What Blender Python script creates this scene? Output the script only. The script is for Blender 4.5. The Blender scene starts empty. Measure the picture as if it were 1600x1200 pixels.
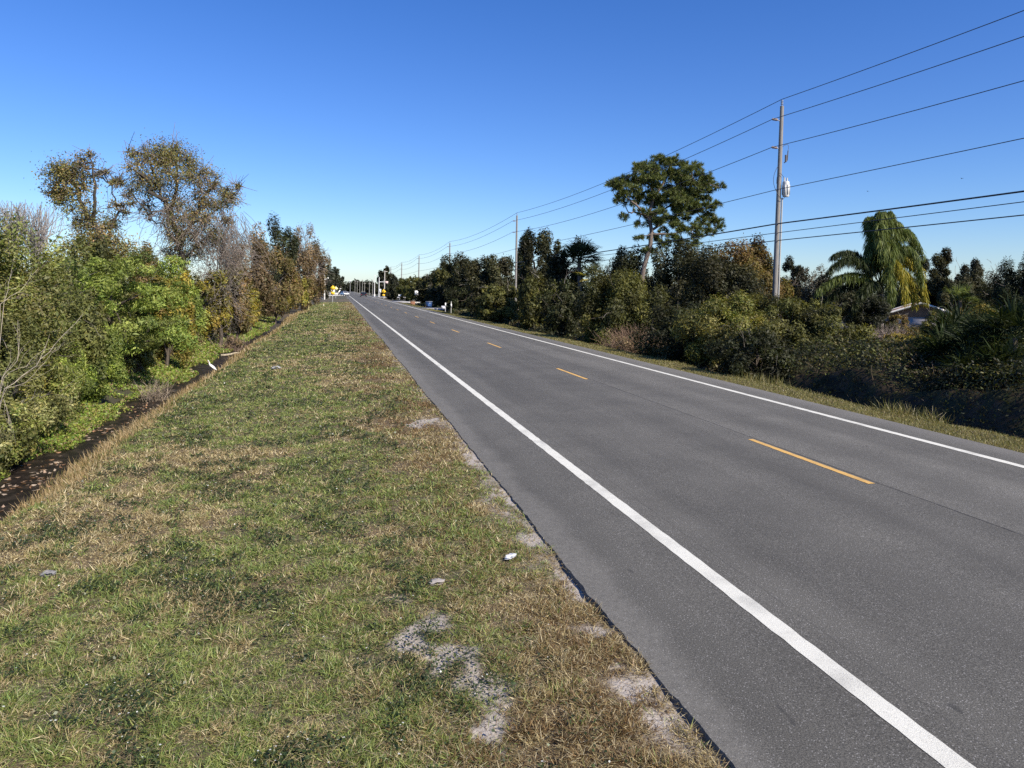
import bpy, math, random
import numpy as np
from mathutils import Vector

# ------------------------------------------------------------------ camera, sky, sun, exposure
SC = bpy.context.scene
COL = SC.collection
F_PX, PX0, PY0, CAM_H = 1155.0, 800.0, 456.0, 2.65      # photograph is 1600 x 1200
ROLL = math.radians(1.07)
YAW = math.atan(269 / 1155)
fw = np.array([math.sin(YAW), math.cos(YAW), 0.0])
r0 = np.array([math.cos(YAW), -math.sin(YAW), 0.0])
u0 = np.array([0.0, 0.0, 1.0])
rt = r0 * math.cos(ROLL) + u0 * math.sin(ROLL)
up = u0 * math.cos(ROLL) - r0 * math.sin(ROLL)
cam_d = bpy.data.cameras.new('camera')
cam = bpy.data.objects.new('camera', cam_d)
COL.objects.link(cam)
from mathutils import Matrix
cam.matrix_world = Matrix(((rt[0], up[0], -fw[0], 0), (rt[1], up[1], -fw[1], 0), (rt[2], up[2], -fw[2], CAM_H), (0, 0, 0, 1)))
cam_d.sensor_width = 36.0
cam_d.lens = 36.0 * F_PX / 1600.0
cam_d.shift_y = -(600 - PY0) / 1600.0
cam_d.clip_start = 0.05
cam_d.clip_end = 12000
SC.camera = cam

SUN_EL, SUN_A = 38.0, 34.0            # elevation; angle from straight behind the camera towards the right
sa, se = math.radians(SUN_A), math.radians(SUN_EL)
sun_vec = Vector((math.sin(sa) * math.cos(se), -math.cos(sa) * math.cos(se), math.sin(se)))
W = bpy.data.worlds.new('World')
SC.world = W
W.use_nodes = True
nt = W.node_tree
bg = nt.nodes['Background']
sky = nt.nodes.new('ShaderNodeTexSky')
sky.sky_type = 'NISHITA'
sky.sun_disc = False
sky.sun_elevation = se
sky.sun_rotation = math.atan2(sun_vec.x, sun_vec.y)
sky.altitude = 0
sky.air_density = 1.0
sky.dust_density = 0.3
sky.ozone_density = 2.0
hs = nt.nodes.new('ShaderNodeHueSaturation')
hs.inputs['Saturation'].default_value = 1.22
hs.inputs['Hue'].default_value = .503
vmul = nt.nodes.new('ShaderNodeVectorMath'); vmul.operation = 'MULTIPLY'
geo = nt.nodes.new('ShaderNodeTexCoord')
sepz = nt.nodes.new('ShaderNodeSeparateXYZ'); nt.links.new(geo.outputs['Generated'], sepz.inputs[0])
mrz = nt.nodes.new('ShaderNodeMapRange'); mrz.interpolation_type = 'SMOOTHSTEP'
mrz.inputs['From Min'].default_value = 0.0; mrz.inputs['From Max'].default_value = .30
nt.links.new(sepz.outputs[2], mrz.inputs[0])
tint = nt.nodes.new('ShaderNodeMix'); tint.data_type = 'RGBA'
tint.inputs[6].default_value = (.80, .915, 1.16, 1); tint.inputs[7].default_value = (.88, .92, 1.19, 1)
nt.links.new(mrz.outputs[0], tint.inputs[0]); nt.links.new(tint.outputs[2], vmul.inputs[1])
nt.links.new(sky.outputs[0], vmul.inputs[0])
nt.links.new(vmul.outputs[0], hs.inputs['Color'])
nt.links.new(hs.outputs[0], bg.inputs[0])
bg.inputs[1].default_value = 0.095
sl = bpy.data.lights.new('sun', 'SUN')
sl.energy = 5.0
sl.angle = math.radians(0.5)
sl.color = (1.0, 0.91, 0.77)
so = bpy.data.objects.new('sun', sl)
so.rotation_euler = sun_vec.to_track_quat('Z', 'Y').to_euler()
so.location = (0, 0, 60)
COL.objects.link(so)
SC.view_settings.view_transform = 'Standard'
SC.view_settings.look = 'None'
SC.view_settings.exposure = 0.52
SC.view_settings.gamma = 1.0
SC.render.film_transparent = False
SC.cycles.max_bounces = 6
SC.cycles.diffuse_bounces = 3
SC.cycles.transmission_bounces = 3
SC.cycles.use_denoising = False

# ------------------------------------------------------------------ helpers
rng = np.random.default_rng(11)


def at(px, py, Y):
    """world point on the photograph's pixel ray at distance Y along the road"""
    d = fw + rt * (px - PX0) / F_PX - up * (py - PY0) / F_PX
    return np.array([0, 0, CAM_H]) + d * (Y / d[1])


def sm(a, b, x):
    t = np.clip((x - a) / (b - a), 0, 1)
    return t * t * (3 - 2 * t)


def hash2(ix, iy, s):
    v = np.sin(ix * 127.1 + iy * 311.7 + s * 74.7) * 43758.5453
    return v - np.floor(v)


def noise(x, y, s=0):
    x = np.asarray(x, float); y = np.asarray(y, float)
    ix, iy = np.floor(x), np.floor(y)
    fx, fy = x - ix, y - iy
    fx = fx * fx * (3 - 2 * fx); fy = fy * fy * (3 - 2 * fy)
    a = hash2(ix, iy, s); b = hash2(ix + 1, iy, s); c = hash2(ix, iy + 1, s); d = hash2(ix + 1, iy + 1, s)
    return (a * (1 - fx) + b * fx) * (1 - fy) + (c * (1 - fx) + d * fx) * fy


def fbm(x, y, s=0, o=3):
    v, a, t = 0, .5, 0
    for k in range(o):
        v = v + a * noise(x * 2 ** k, y * 2 ** k, s + k * 3.1); t += a; a *= .5
    return v / t


def nrm(v):
    return v / np.maximum(np.linalg.norm(v, axis=-1, keepdims=True), 1e-9)


def tag(o, label=None, cat=None, group=None, kind=None):
    if label: o['label'] = label
    if cat: o['category'] = cat
    if group: o['group'] = group
    if kind: o['kind'] = kind
    return o


def empty(name, loc, rz=0.0):
    o = bpy.data.objects.new(name, None)
    o.location = [float(a) for a in loc]; o.rotation_euler = (0, 0, rz)
    o.empty_display_size = .3
    COL.objects.link(o)
    return o


def arc(p0, p1, p2, n):
    t = np.linspace(0, 1, n)[:, None]
    return p0 * (1 - t) ** 2 + p1 * 2 * t * (1 - t) + p2 * t * t


class MB:
    """collects vertices, faces (3 or 4 corners) and a colour per face, links ONE mesh object"""
    def __init__(self):
        self.v = []; self.f4 = []; self.f3 = []; self.c4 = []; self.c3 = []; self.n = 0

    def add(self, v, f, col=(.5, .5, .5)):
        v = np.asarray(v, float).reshape(-1, 3); f = np.asarray(f, int)
        c = np.asarray(col, float)
        if c.ndim == 1: c = np.tile(c[:3], (len(f), 1))
        (self.f4 if f.shape[1] == 4 else self.f3).append(f + self.n)
        (self.c4 if f.shape[1] == 4 else self.c3).append(c)
        self.v.append(v); self.n += len(v)
        return self

    def box(self, c, s, col=(.5, .5, .5), rz=0.0, taper=1.0):
        x, y, z = np.array(s) / 2.0
        v = np.array([[-x, -y, -z], [x, -y, -z], [x, y, -z], [-x, y, -z], [-x * taper, -y * taper, z], [x * taper, -y * taper, z], [x * taper, y * taper, z], [-x * taper, y * taper, z]])
        cs, sn = math.cos(rz), math.sin(rz)
        v = np.stack([v[:, 0] * cs - v[:, 1] * sn, v[:, 0] * sn + v[:, 1] * cs, v[:, 2]], 1) + np.array(c)
        return self.add(v, [[0, 3, 2, 1], [4, 5, 6, 7], [0, 1, 5, 4], [1, 2, 6, 5], [2, 3, 7, 6], [3, 0, 4, 7]], col)

    def tube(self, pts, radii, sides=8, col=(.5, .5, .5), cap=True):
        P = np.asarray(pts, float); n = len(P)
        R = np.full(n, radii, float) if np.isscalar(radii) else np.asarray(radii, float)
        T = nrm(np.gradient(P, axis=0))
        ref = np.array([0, 0, 1.0]) if abs(T[:, 2]).mean() < .85 else np.array([1.0, 0, 0])
        A = nrm(np.cross(T, ref)); B = np.cross(T, A)
        an = np.linspace(0, 2 * math.pi, sides, endpoint=False)
        V = P[:, None, :] + R[:, None, None] * (A[:, None, :] * np.cos(an)[None, :, None] + B[:, None, :] * np.sin(an)[None, :, None])
        i = np.arange(n - 1)[:, None] * sides; j = np.arange(sides)[None, :]; k = (j + 1) % sides
        Fq = np.stack([i + j, i + k, i + sides + k, i + sides + j], -1).reshape(-1, 4)
        self.add(V.reshape(-1, 3), Fq, col)
        if cap:
            for e, rev in ((0, False), (n - 1, True)):
                if R[e] > 1e-3:
                    ring = V[e]; c = P[e]
                    vv = np.vstack([ring, c[None]])
                    ff = [[a, sides, (a + 1) % sides] if rev is False else [(a + 1) % sides, sides, a] for a in range(sides)]
                    self.add(vv, np.array(ff), col)
        return self

    def leaves(self, c, u, w, length, width, col, bend=0.0):
        """diamond leaves: centre c, axis u, side w"""
        L = np.asarray(length).reshape(-1, 1) * .5; Wd = np.asarray(width).reshape(-1, 1) * .5
        n = np.cross(u, w)
        b = np.asarray(bend).reshape(-1, 1) if not np.isscalar(bend) else bend
        v = np.stack([c - u * L, c + w * Wd - u * L * .12 + n * b * L, c + u * L, c - w * Wd - u * L * .12 + n * b * L], 1).reshape(-1, 3)
        f = np.arange(len(c) * 4).reshape(-1, 4)
        return self.add(v, f, col)

    def build(self, name, mat, parent=None, smooth=False, origin=(0, 0, 0)):
        V = np.vstack(self.v) - np.asarray(origin, float)
        f3 = np.vstack(self.f3) if self.f3 else np.zeros((0, 3), int)
        f4 = np.vstack(self.f4) if self.f4 else np.zeros((0, 4), int)
        C = np.vstack(([np.vstack(self.c3)] if self.c3 else []) + ([np.vstack(self.c4)] if self.c4 else []))
        me = bpy.data.meshes.new(name)
        me.vertices.add(len(V)); me.vertices.foreach_set('co', V.astype(np.float32).ravel())
        nl = f3.size + f4.size
        me.loops.add(nl); me.loops.foreach_set('vertex_index', np.concatenate([f3.ravel(), f4.ravel()]).astype(np.int32))
        nf = len(f3) + len(f4)
        me.polygons.add(nf)
        ls = np.concatenate([np.arange(len(f3)) * 3, len(f3) * 3 + np.arange(len(f4)) * 4]).astype(np.int32)
        me.polygons.foreach_set('loop_start', ls)
        a = me.attributes.new('Col', 'FLOAT_COLOR', 'FACE')
        a.data.foreach_set('color', np.hstack([np.clip(C, 0, 1), np.ones((nf, 1))]).astype(np.float32).ravel())
        me.update(calc_edges=True)
        if smooth: me.polygons.foreach_set('use_smooth', np.ones(nf, bool))
        me.materials.append(mat)
        o = bpy.data.objects.new(name, me)
        COL.objects.link(o)
        if parent is not None:
            o.parent = parent
        elif any(origin):
            o.location = [float(q) for q in origin]
        return o


# ------------------------------------------------------------------ materials
def new_mat(name):
    m = bpy.data.materials.new(name); m.use_nodes = True
    n = m.node_tree; b = n.nodes['Principled BSDF']
    return m, n, b


def N(n, t, **kw):
    o = n.nodes.new(t)
    for k, v in kw.items():
        if k.startswith('i_'):
            o.inputs[int(k[2:]) if k[2:].isdigit() else k[2:].replace('_', ' ')].default_value = v
        else: setattr(o, k, v)
    return o


def leaf_mat(name, trans=.35, gloss=.06, rough=.45):
    m, n, b = new_mat(name)
    out = n.nodes['Material Output']; n.nodes.remove(b)
    at_ = N(n, 'ShaderNodeAttribute', attribute_name='Col')
    no = N(n, 'ShaderNodeTexNoise'); no.inputs['Scale'].default_value = 9.0
    tc = N(n, 'ShaderNodeTexCoord'); n.links.new(tc.outputs['Object'], no.inputs['Vector'])
    mr = N(n, 'ShaderNodeMapRange'); mr.inputs['To Min'].default_value = .75; mr.inputs['To Max'].default_value = 1.25
    n.links.new(no.outputs[0], mr.inputs[0])
    mx = N(n, 'ShaderNodeVectorMath', operation='SCALE'); n.links.new(at_.outputs['Color'], mx.inputs[0]); n.links.new(mr.outputs[0], mx.inputs['Scale'])
    d = N(n, 'ShaderNodeBsdfDiffuse'); t = N(n, 'ShaderNodeBsdfTranslucent'); g = N(n, 'ShaderNodeBsdfGlossy'); g.inputs['Roughness'].default_value = rough
    n.links.new(mx.outputs[0], d.inputs[0])
    tm = N(n, 'ShaderNodeVectorMath', operation='MULTIPLY'); tm.inputs[1].default_value = (1.25, 1.15, .5); n.links.new(mx.outputs[0], tm.inputs[0]); n.links.new(tm.outputs[0], t.inputs[0])
    m1 = N(n, 'ShaderNodeMixShader'); m1.inputs[0].default_value = trans; n.links.new(d.outputs[0], m1.inputs[1]); n.links.new(t.outputs[0], m1.inputs[2])
    m2 = N(n, 'ShaderNodeMixShader'); m2.inputs[0].default_value = gloss; n.links.new(m1.outputs[0], m2.inputs[1]); n.links.new(g.outputs[0], m2.inputs[2])
    n.links.new(m2.outputs[0], out.inputs[0])
    return m


def attr_mat(name, rough=.8, scale=6.0, amp=.35, bump=0.0, metal=0.0, stretch=(1, 1, 1)):
    m, n, b = new_mat(name)
    at_ = N(n, 'ShaderNodeAttribute', attribute_name='Col')
    tc = N(n, 'ShaderNodeTexCoord'); mp = N(n, 'ShaderNodeMapping'); mp.inputs['Scale'].default_value = stretch
    n.links.new(tc.outputs['Object'], mp.inputs[0])
    no = N(n, 'ShaderNodeTexNoise'); no.inputs['Scale'].default_value = scale; no.inputs['Detail'].default_value = 5
    n.links.new(mp.outputs[0], no.inputs['Vector'])
    mr = N(n, 'ShaderNodeMapRange'); mr.inputs['From Min'].default_value = .25; mr.inputs['From Max'].default_value = .75
    mr.inputs['To Min'].default_value = 1 - amp; mr.inputs['To Max'].default_value = 1 + amp
    n.links.new(no.outputs[0], mr.inputs[0])
    mx = N(n, 'ShaderNodeVectorMath', operation='SCALE'); n.links.new(at_.outputs['Color'], mx.inputs[0]); n.links.new(mr.outputs[0], mx.inputs['Scale'])
    n.links.new(mx.outputs[0], b.inputs['Base Color'])
    b.inputs['Roughness'].default_value = rough; b.inputs['Metallic'].default_value = metal
    if bump:
        bp = N(n, 'ShaderNodeBump'); bp.inputs['Strength'].default_value = .6; bp.inputs['Distance'].default_value = bump
        n.links.new(no.outputs[0], bp.inputs['Height']); n.links.new(bp.outputs[0], b.inputs['Normal'])
    return m


M_LEAF = leaf_mat('leaf', gloss=.025, rough=.6)
M_NEEDLE = leaf_mat('needle', trans=.2, gloss=.03, rough=.6)
M_PALM = leaf_mat('palm_frond', trans=.28, gloss=.015, rough=.5)
M_GRASS = leaf_mat('grass_blade', trans=.3, gloss=.03)
M_BARK = attr_mat('bark', .9, 5.0, .5, .03, stretch=(3, 3, 1))
M_WOOD = attr_mat('weathered_wood', .85, 4.0, .35, .01, stretch=(9, 9, .6))
M_PAINT = attr_mat('painted_metal', .45, 3.0, .12)
M_CAR = attr_mat('car_paint', .2, 2.0, .05)
M_CONC = attr_mat('concrete', .9, 1.5, .25, .004)
M_WIRE = attr_mat('cable', .5, 1.0, .05)
M_PLASTIC = attr_mat('plastic', .4, 8.0, .12)
M_FEATHER = attr_mat('feather', .8, 20.0, .06)
M_GLASS = attr_mat('dark_glass', .08, 1.0, .05)

# ------------------------------------------------------------------ terrain
X_EDGE_L, X_LINE_L, X_DASH, X_LINE_R, X_EDGE_R = 2.2, 3.45, 7.32, 10.62, 11.62


def ditch_fade(Y):
    return 1 - .75 * sm(58, 95, Y)


def crest_shift(Y):
    return .36 * (noise(Y * .13, Y * 0, 5) - .5) + .26 * (noise(Y * .5, Y * 0, 6) - .5) - .45 * sm(8, 45, Y) * (1 - .3 * sm(60, 120, Y))


def edge_wob(Y):
    return .05 * (noise(Y * .2, Y * 0, 8) - .5) + .03 * (noise(Y * 1.3, Y * 0, 9) - .5) + .022 * (noise(Y * 7, Y * 0, 10) - .5) + .012 * (noise(Y * 23, Y * 0, 11) - .5)


def zg(X, Y):
    X = np.asarray(X, float); Y = np.asarray(Y, float)
    X, Y = np.broadcast_arrays(X, Y)
    k = ditch_fade(Y); s = crest_shift(Y)
    xl = X - s
    z = np.where(X < 7, -.012 - .030 * sm(12, 6, Y) * sm(.3, .6, noise(Y * .8, Y * 0, 12)) - .018 * np.clip(2.2 - X, 0, 6), 0.0)
    z = z - sm(-3.2, -4.75, xl) * .88 * k
    z = z + sm(-5.9, -8.2, xl) * .75 * k + .35 * sm(-9, -20, X)
    bump = (fbm(X * .55, Y * .55, 3) - .5) * .14 + (fbm(X * 2.6, Y * 2.6, 4, 2) - .5) * .05
    z = z + np.where(X < 7, bump * sm(2.15, 1.2, X), 0)
    zr = -.06 - .05 * sm(11.6, 13.2, X) - .95 * sm(13.1, 15.0, X) + .45 * sm(16.0, 19.0, X) - .2 * sm(20, 60, X)
    zr = zr + bump * sm(11.8, 13.5, X) * .8
    z = np.where(X > 7, zr, z)
    under = (X > 2.6) & (X < 11.2)
    z = np.where(under, -.12, z)
    far = sm(150, 500, Y)
    return z * (1 - .8 * far)


xs = np.concatenate([-np.geomspace(1500, 30, 26), np.linspace(-28, -9.2, 40), np.linspace(-9, 2.5, 190), np.linspace(2.9, 11.2, 8), np.linspace(11.4, 20, 60), np.geomspace(20.5, 1800, 40)])
ys = np.concatenate([[-400, -120, -40, -15, -5, 0], np.linspace(1.5, 16, 210), np.geomspace(16.1, 100, 200), np.geomspace(102, 3000, 60)])
GX, GY = np.meshgrid(xs, ys)
GZ = zg(GX, GY)

SAND = [(.66, 5.75, .22, .6), (.98, 5.0, .22, .5), (.8, 5.4, .25, .35), (1.98, 4.55, .24, .42), (2.0, 5.5, .16, .32), (2.12, 6.5, .12, .5), (2.15, 9.2, .18, .5), (1.75, 15.1, .35, .6), (2.1, 11.8, .2, .9), (2.1, 7.7, .2, .3)]


def sand_mask(X, Y):
    m = np.zeros(np.broadcast(X, Y).shape)
    wob = (fbm(X * 4, Y * 4, 21) - .5) * 1.9 + (fbm(X * 14, Y * 14, 24) - .5) * 1.2
    for x, y, a, b in SAND:
        d = np.sqrt(((X - x) / a) ** 2 + ((Y - y) / b) ** 2)
        m = np.maximum(m, 1 - sm(.5, 1.0, d + wob))
    strip = sm(1.75, 2.2, X + .5 * (fbm(X * 1.6, Y * .9, 22) - .5) + .5 * (fbm(X * 7, Y * 4, 29) - .5)) * sm(.38, .62, fbm(X * .9, Y * .55, 23)) * (X < 2.7)
    return np.clip(np.maximum(m, strip * .6), 0, 1)


def green_mask(X, Y):
    a = fbm(X * .55, Y * .4, 31) * .6 + fbm(X * 2.2, Y * 1.8, 32) * .4
    bias = .06 * sm(-1.0, 1.9, X) - .05 * sm(.5, -1.2, X) + .0 * X
    return 1 - sm(.40, .62, a + bias)          # 1 = green


def lerp(a, b, t):
    t = np.asarray(t)[..., None]
    return np.asarray(a) * (1 - t) + np.asarray(b) * t


def ground_color(X, Y):
    g = green_mask(X, Y); s = sand_mask(X, Y)
    c = lerp((.13, .095, .055), (.055, .055, .026), g * .75)
    c = lerp(c, (.11, .078, .045), sm(.55, .75, fbm(X * 3, Y * 3, 41)) * .6)
    c = lerp(c, (.37, .33, .285), s)
    ditch = sm(-4.3, -4.8, X - crest_shift(Y)) * ditch_fade(Y)
    c = lerp(c, (.035, .028, .02), ditch)
    c = lerp(c, (.05, .048, .024), sm(-6, -7, X))
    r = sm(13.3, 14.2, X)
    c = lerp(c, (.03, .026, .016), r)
    c = lerp(c, (.07, .065, .03), sm(120, 300, Y))
    return c


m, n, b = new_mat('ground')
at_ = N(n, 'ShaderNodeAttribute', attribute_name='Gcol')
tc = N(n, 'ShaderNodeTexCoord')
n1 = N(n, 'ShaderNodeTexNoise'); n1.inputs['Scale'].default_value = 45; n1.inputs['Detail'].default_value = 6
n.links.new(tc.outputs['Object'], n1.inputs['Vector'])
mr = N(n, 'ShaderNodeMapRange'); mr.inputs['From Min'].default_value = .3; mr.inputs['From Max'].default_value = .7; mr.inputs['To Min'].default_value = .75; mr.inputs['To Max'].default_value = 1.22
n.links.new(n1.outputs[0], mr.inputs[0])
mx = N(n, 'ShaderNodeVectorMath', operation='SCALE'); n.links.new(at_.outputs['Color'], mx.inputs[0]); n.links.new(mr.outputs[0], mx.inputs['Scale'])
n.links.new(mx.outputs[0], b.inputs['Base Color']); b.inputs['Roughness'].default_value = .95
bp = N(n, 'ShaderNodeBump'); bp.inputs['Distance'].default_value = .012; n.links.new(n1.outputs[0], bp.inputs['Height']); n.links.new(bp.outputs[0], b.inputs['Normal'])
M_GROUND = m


def grid_mesh(name, X, Y, Z, mat, colfn=None):
    ny, nx = X.shape
    V = np.stack([X, Y, Z], -1).reshape(-1, 3)
    i = np.arange(ny - 1)[:, None] * nx + np.arange(nx - 1)[None, :]
    f = np.stack([i, i + 1, i + nx + 1, i + nx], -1).reshape(-1, 4)
    mb = MB(); mb.add(V, f)
    o = mb.build(name, mat, smooth=True)
    if colfn is not None:
        a = o.data.attributes.new('Gcol', 'FLOAT_COLOR', 'POINT')
        c = colfn(X, Y).reshape(-1, 3)
        a.data.foreach_set('color', np.hstack([c, np.ones((len(c), 1))]).astype(np.float32).ravel())
    return o


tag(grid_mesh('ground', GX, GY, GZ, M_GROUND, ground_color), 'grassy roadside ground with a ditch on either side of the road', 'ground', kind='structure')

# ------------------------------------------------------------------ road
m, n, b = new_mat('asphalt')
tc = N(n, 'ShaderNodeTexCoord'); sx = N(n, 'ShaderNodeSeparateXYZ'); n.links.new(tc.outputs['Object'], sx.inputs[0])


def mth(n, op, a, b_=None, c=None, clamp=False):
    o = N(n, 'ShaderNodeMath', operation=op); o.use_clamp = clamp
    for k, v in enumerate((a, b_, c)):
        if v is None: continue
        if isinstance(v, (int, float)): o.inputs[k].default_value = v
        else: n.links.new(v, o.inputs[k])
    return o.outputs[0]


def noi(n, vec, scale, detail=3, rough=.5):
    o = N(n, 'ShaderNodeTexNoise'); o.inputs['Scale'].default_value = scale; o.inputs['Detail'].default_value = detail; o.inputs['Roughness'].default_value = rough
    n.links.new(vec, o.inputs['Vector']); return o.outputs[0]


def mapped(n, vec, s):
    o = N(n, 'ShaderNodeMapping'); o.inputs['Scale'].default_value = s; n.links.new(vec, o.inputs[0]); return o.outputs[0]


def rng_(n, v, a, b_, c, d):
    o = N(n, 'ShaderNodeMapRange'); o.interpolation_type = 'SMOOTHSTEP'
    o.inputs['From Min'].default_value = a; o.inputs['From Max'].default_value = b_; o.inputs['To Min'].default_value = c; o.inputs['To Max'].default_value = d
    n.links.new(v, o.inputs[0]); return o.outputs[0]


def mixc(n, f, a, b_):
    o = N(n, 'ShaderNodeMix', data_type='RGBA')
    (n.links.new(f, o.inputs[0]) if not isinstance(f, (int, float)) else setattr(o.inputs[0], 'default_value', f))
    for k, v in ((6, a), (7, b_)):
        if isinstance(v, tuple): o.inputs[k].default_value = (*v, 1)
        else: n.links.new(v, o.inputs[k])
    return o.outputs[2]


P = tc.outputs['Object']; Xc = sx.outputs[0]; Yc = sx.outputs[1]
vor = N(n, 'ShaderNodeTexVoronoi'); vor.inputs['Scale'].default_value = 95; n.links.new(P, vor.inputs['Vector'])
speck = rng_(n, noi(n, P, 95, 3, .75), .38, .66, 0.0, 1.0)
base = mixc(n, speck, (.062, .0595, .051), (.165, .158, .137))
stone = N(n, 'ShaderNodeSeparateColor'); n.links.new(vor.outputs['Color'], stone.inputs[0])
pale = mth(n, 'GREATER_THAN', stone.outputs[0], .91)
pale = mth(n, 'MULTIPLY', pale, mth(n, 'LESS_THAN', vor.outputs['Distance'], .42))
base = mixc(n, mth(n, 'MULTIPLY', pale, .75), base, (.36, .35, .33))
large = rng_(n, noi(n, mapped(n, P, (.9, .06, 1)), 1.0, 4), .3, .7, .86, 1.14)
large2 = rng_(n, noi(n, P, .8, 4), .3, .7, .92, 1.08)
# tyre tracks are a little smoother and paler, right lane is newer paving
xw = mth(n, 'ADD', Xc, mth(n, 'MULTIPLY', mth(n, 'SUBTRACT', noi(n, P, .35, 2), .5), .35))
rl = rng_(n, xw, 7.40, 7.46, 0.0, 1.0)
lane = mth(n, 'ADD', 1.0, mth(n, 'MULTIPLY', rl, .14))
for xc in (4.45, 6.25, 8.15, 9.85):
    dd_ = mth(n, 'ABSOLUTE', mth(n, 'SUBTRACT', xw, xc))
    lane = mth(n, 'SUBTRACT', lane, rng_(n, dd_, .1, .55, .09, 0.0))
scale = mth(n, 'MULTIPLY', mth(n, 'MULTIPLY', large, large2), lane)
vm = N(n, 'ShaderNodeVectorMath', operation='SCALE'); n.links.new(base, vm.inputs[0]); n.links.new(scale, vm.inputs['Scale'])
col = vm.outputs[0]
# sandy dust band on the outer shoulder
dustn = mth(n, 'ADD', Xc, mth(n, 'MULTIPLY', mth(n, 'SUBTRACT', noi(n, mapped(n, P, (.6, .9, 1)), 1.0, 5), .5), .55))
dust = mth(n, 'MULTIPLY', rng_(n, dustn, 2.34, 2.60, 1.0, 0.0), rng_(n, noi(n, P, 14, 4), .3, .7, .45, .85))
col = mixc(n, mth(n, 'MULTIPLY', dust, .55), col, (.215, .205, .18))
dustr = rng_(n, Xc, 10.8, 11.6, 0.0, .4)
col = mixc(n, dustr, col, (.20, .19, .175))
# paving seams
for x0, wd, st in ((7.445, .016, .85), (3.75, .01, .25)):
    d_ = mth(n, 'ABSOLUTE', mth(n, 'SUBTRACT', mth(n, 'ADD', Xc, mth(n, 'MULTIPLY', mth(n, 'SUBTRACT', noi(n, P, 1.7, 4), .5), .05)), x0))
    cr = mth(n, 'MULTIPLY', rng_(n, d_, wd * .5, wd * 1.3, st, 0.0), rng_(n, noi(n, P, 5, 2), .3, .5, .5, 1.0))
    col = mixc(n, cr, col, (.022, .021, .02))
# dark scuffs and oil drops
sc_ = rng_(n, noi(n, mapped(n, P, (3.5, 1.3, 1)), 1.2, 2), .74, .78, 0.0, .55)
col = mixc(n, sc_, col, (.03, .03, .03))
n.links.new(col, b.inputs['Base Color']); b.inputs['Roughness'].default_value = .85
b.inputs['Specular IOR Level'].default_value = .3
bp = N(n, 'ShaderNodeBump'); bp.inputs['Distance'].default_value = .006; bp.inputs['Strength'].default_value = .8
n.links.new(noi(n, P, 130, 3, .7), bp.inputs['Height']); n.links.new(bp.outputs[0], b.inputs['Normal'])
M_ASPHALT = m


def line_mat(name, colr, wear):
    m, n, b = new_mat(name)
    tc = N(n, 'ShaderNodeTexCoord'); P = tc.outputs['Object']
    f = rng_(n, noi(n, P, 110, 4, .7), .5, .72, 0.0, wear)
    f2 = mth(n, 'MULTIPLY', rng_(n, noi(n, P, 2.2, 4), .45, .75, 0, 1), wear * .5)
    c = mixc(n, mth(n, 'ADD', f, f2, clamp=True), colr, (.10, .097, .09))
    n.links.new(c, b.inputs['Base Color']); b.inputs['Roughness'].default_value = .75
    bp = N(n, 'ShaderNodeBump'); bp.inputs['Distance'].default_value = .004
    n.links.new(noi(n, P, 130, 3, .7), bp.inputs['Height']); n.links.new(bp.outputs[0], b.inputs['Normal'])
    return m


M_WHITE = line_mat('white_paint', (.70, .69, .60), .6)
M_YELLOW = line_mat('yellow_paint', (.68, .41, .11), .6)


def road_z(X):
    return .05 - .014 * np.abs(X - 7.4) * .6


ry = np.concatenate([[-300, -60, -10], np.arange(0, 30, .03), np.geomspace(30, 160, 260), np.geomspace(161, 2500, 60)])
rx = np.array([-1e3, -1e3, 2.6, 3.2, 4.5, 6, 7.4, 9, 10.4, 11.3, 1e3, 1e3])
RX = np.tile(rx, (len(ry), 1)); RY = np.tile(ry[:, None], (1, len(rx)))
el = X_EDGE_L + edge_wob(ry) * (ry > -1); er = X_EDGE_R + .5 * edge_wob(ry + 77)
RX[:, 0] = el - .035; RX[:, 1] = el; RX[:, -1] = er + .03; RX[:, -2] = er
RZ = road_z(RX); RZ[:, 0] = -.16; RZ[:, -1] = -.16
road = grid_mesh('road', RX, RY, RZ, M_ASPHALT)
for p in road.data.polygons: p.use_smooth = False
tag(road, 'grey two lane asphalt road running straight to the horizon', 'road', kind='structure')


def strip(name, x0, x1, y0, y1, mat, dz=.004, step=None):
    yy = np.concatenate([np.arange(y0, min(y1, 40), .15), np.geomspace(max(y0, 40), y1, 40)]) if y1 - y0 > 20 else np.linspace(y0, y1, 40)
    ja = .012 * (rng.random(len(yy)) - .5)
    X = np.stack([np.full(len(yy), x0) + ja, np.full(len(yy), x1) - ja], 1); Y = np.stack([yy, yy], 1)
    o = grid_mesh(name, X, Y, road_z(X) + dz, mat); o.parent = road
    return o


tag(strip('edge_line', X_LINE_L - .085, X_LINE_L + .085, -20, 1800, M_WHITE), 'white edge line beside the near grass verge')
tag(strip('edge_line', X_LINE_R - .085, X_LINE_R + .085, -20, 1800, M_WHITE), 'white edge line beside the far grass strip')
for k in range(-1, 26):
    y = 8.95 + 12.28 * k
    strip('lane_dash', X_DASH - .055, X_DASH + .055, y, y + 3.15, M_YELLOW)

# concrete driveways far down on either side
def pad(name, pts, z, col, label):
    mb = MB(); P_ = np.array([(x, y, z + .012) for x, y in pts]); Q = P_ - np.array([0, 0, .2])
    mb.add(np.vstack([P_, Q]), [[0, 1, 2, 3], [0, 4, 5, 1], [1, 5, 6, 2], [2, 6, 7, 3], [3, 7, 4, 0]], col)
    return tag(mb.build(name, M_CONC), label, 'driveway', kind='structure')


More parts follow.
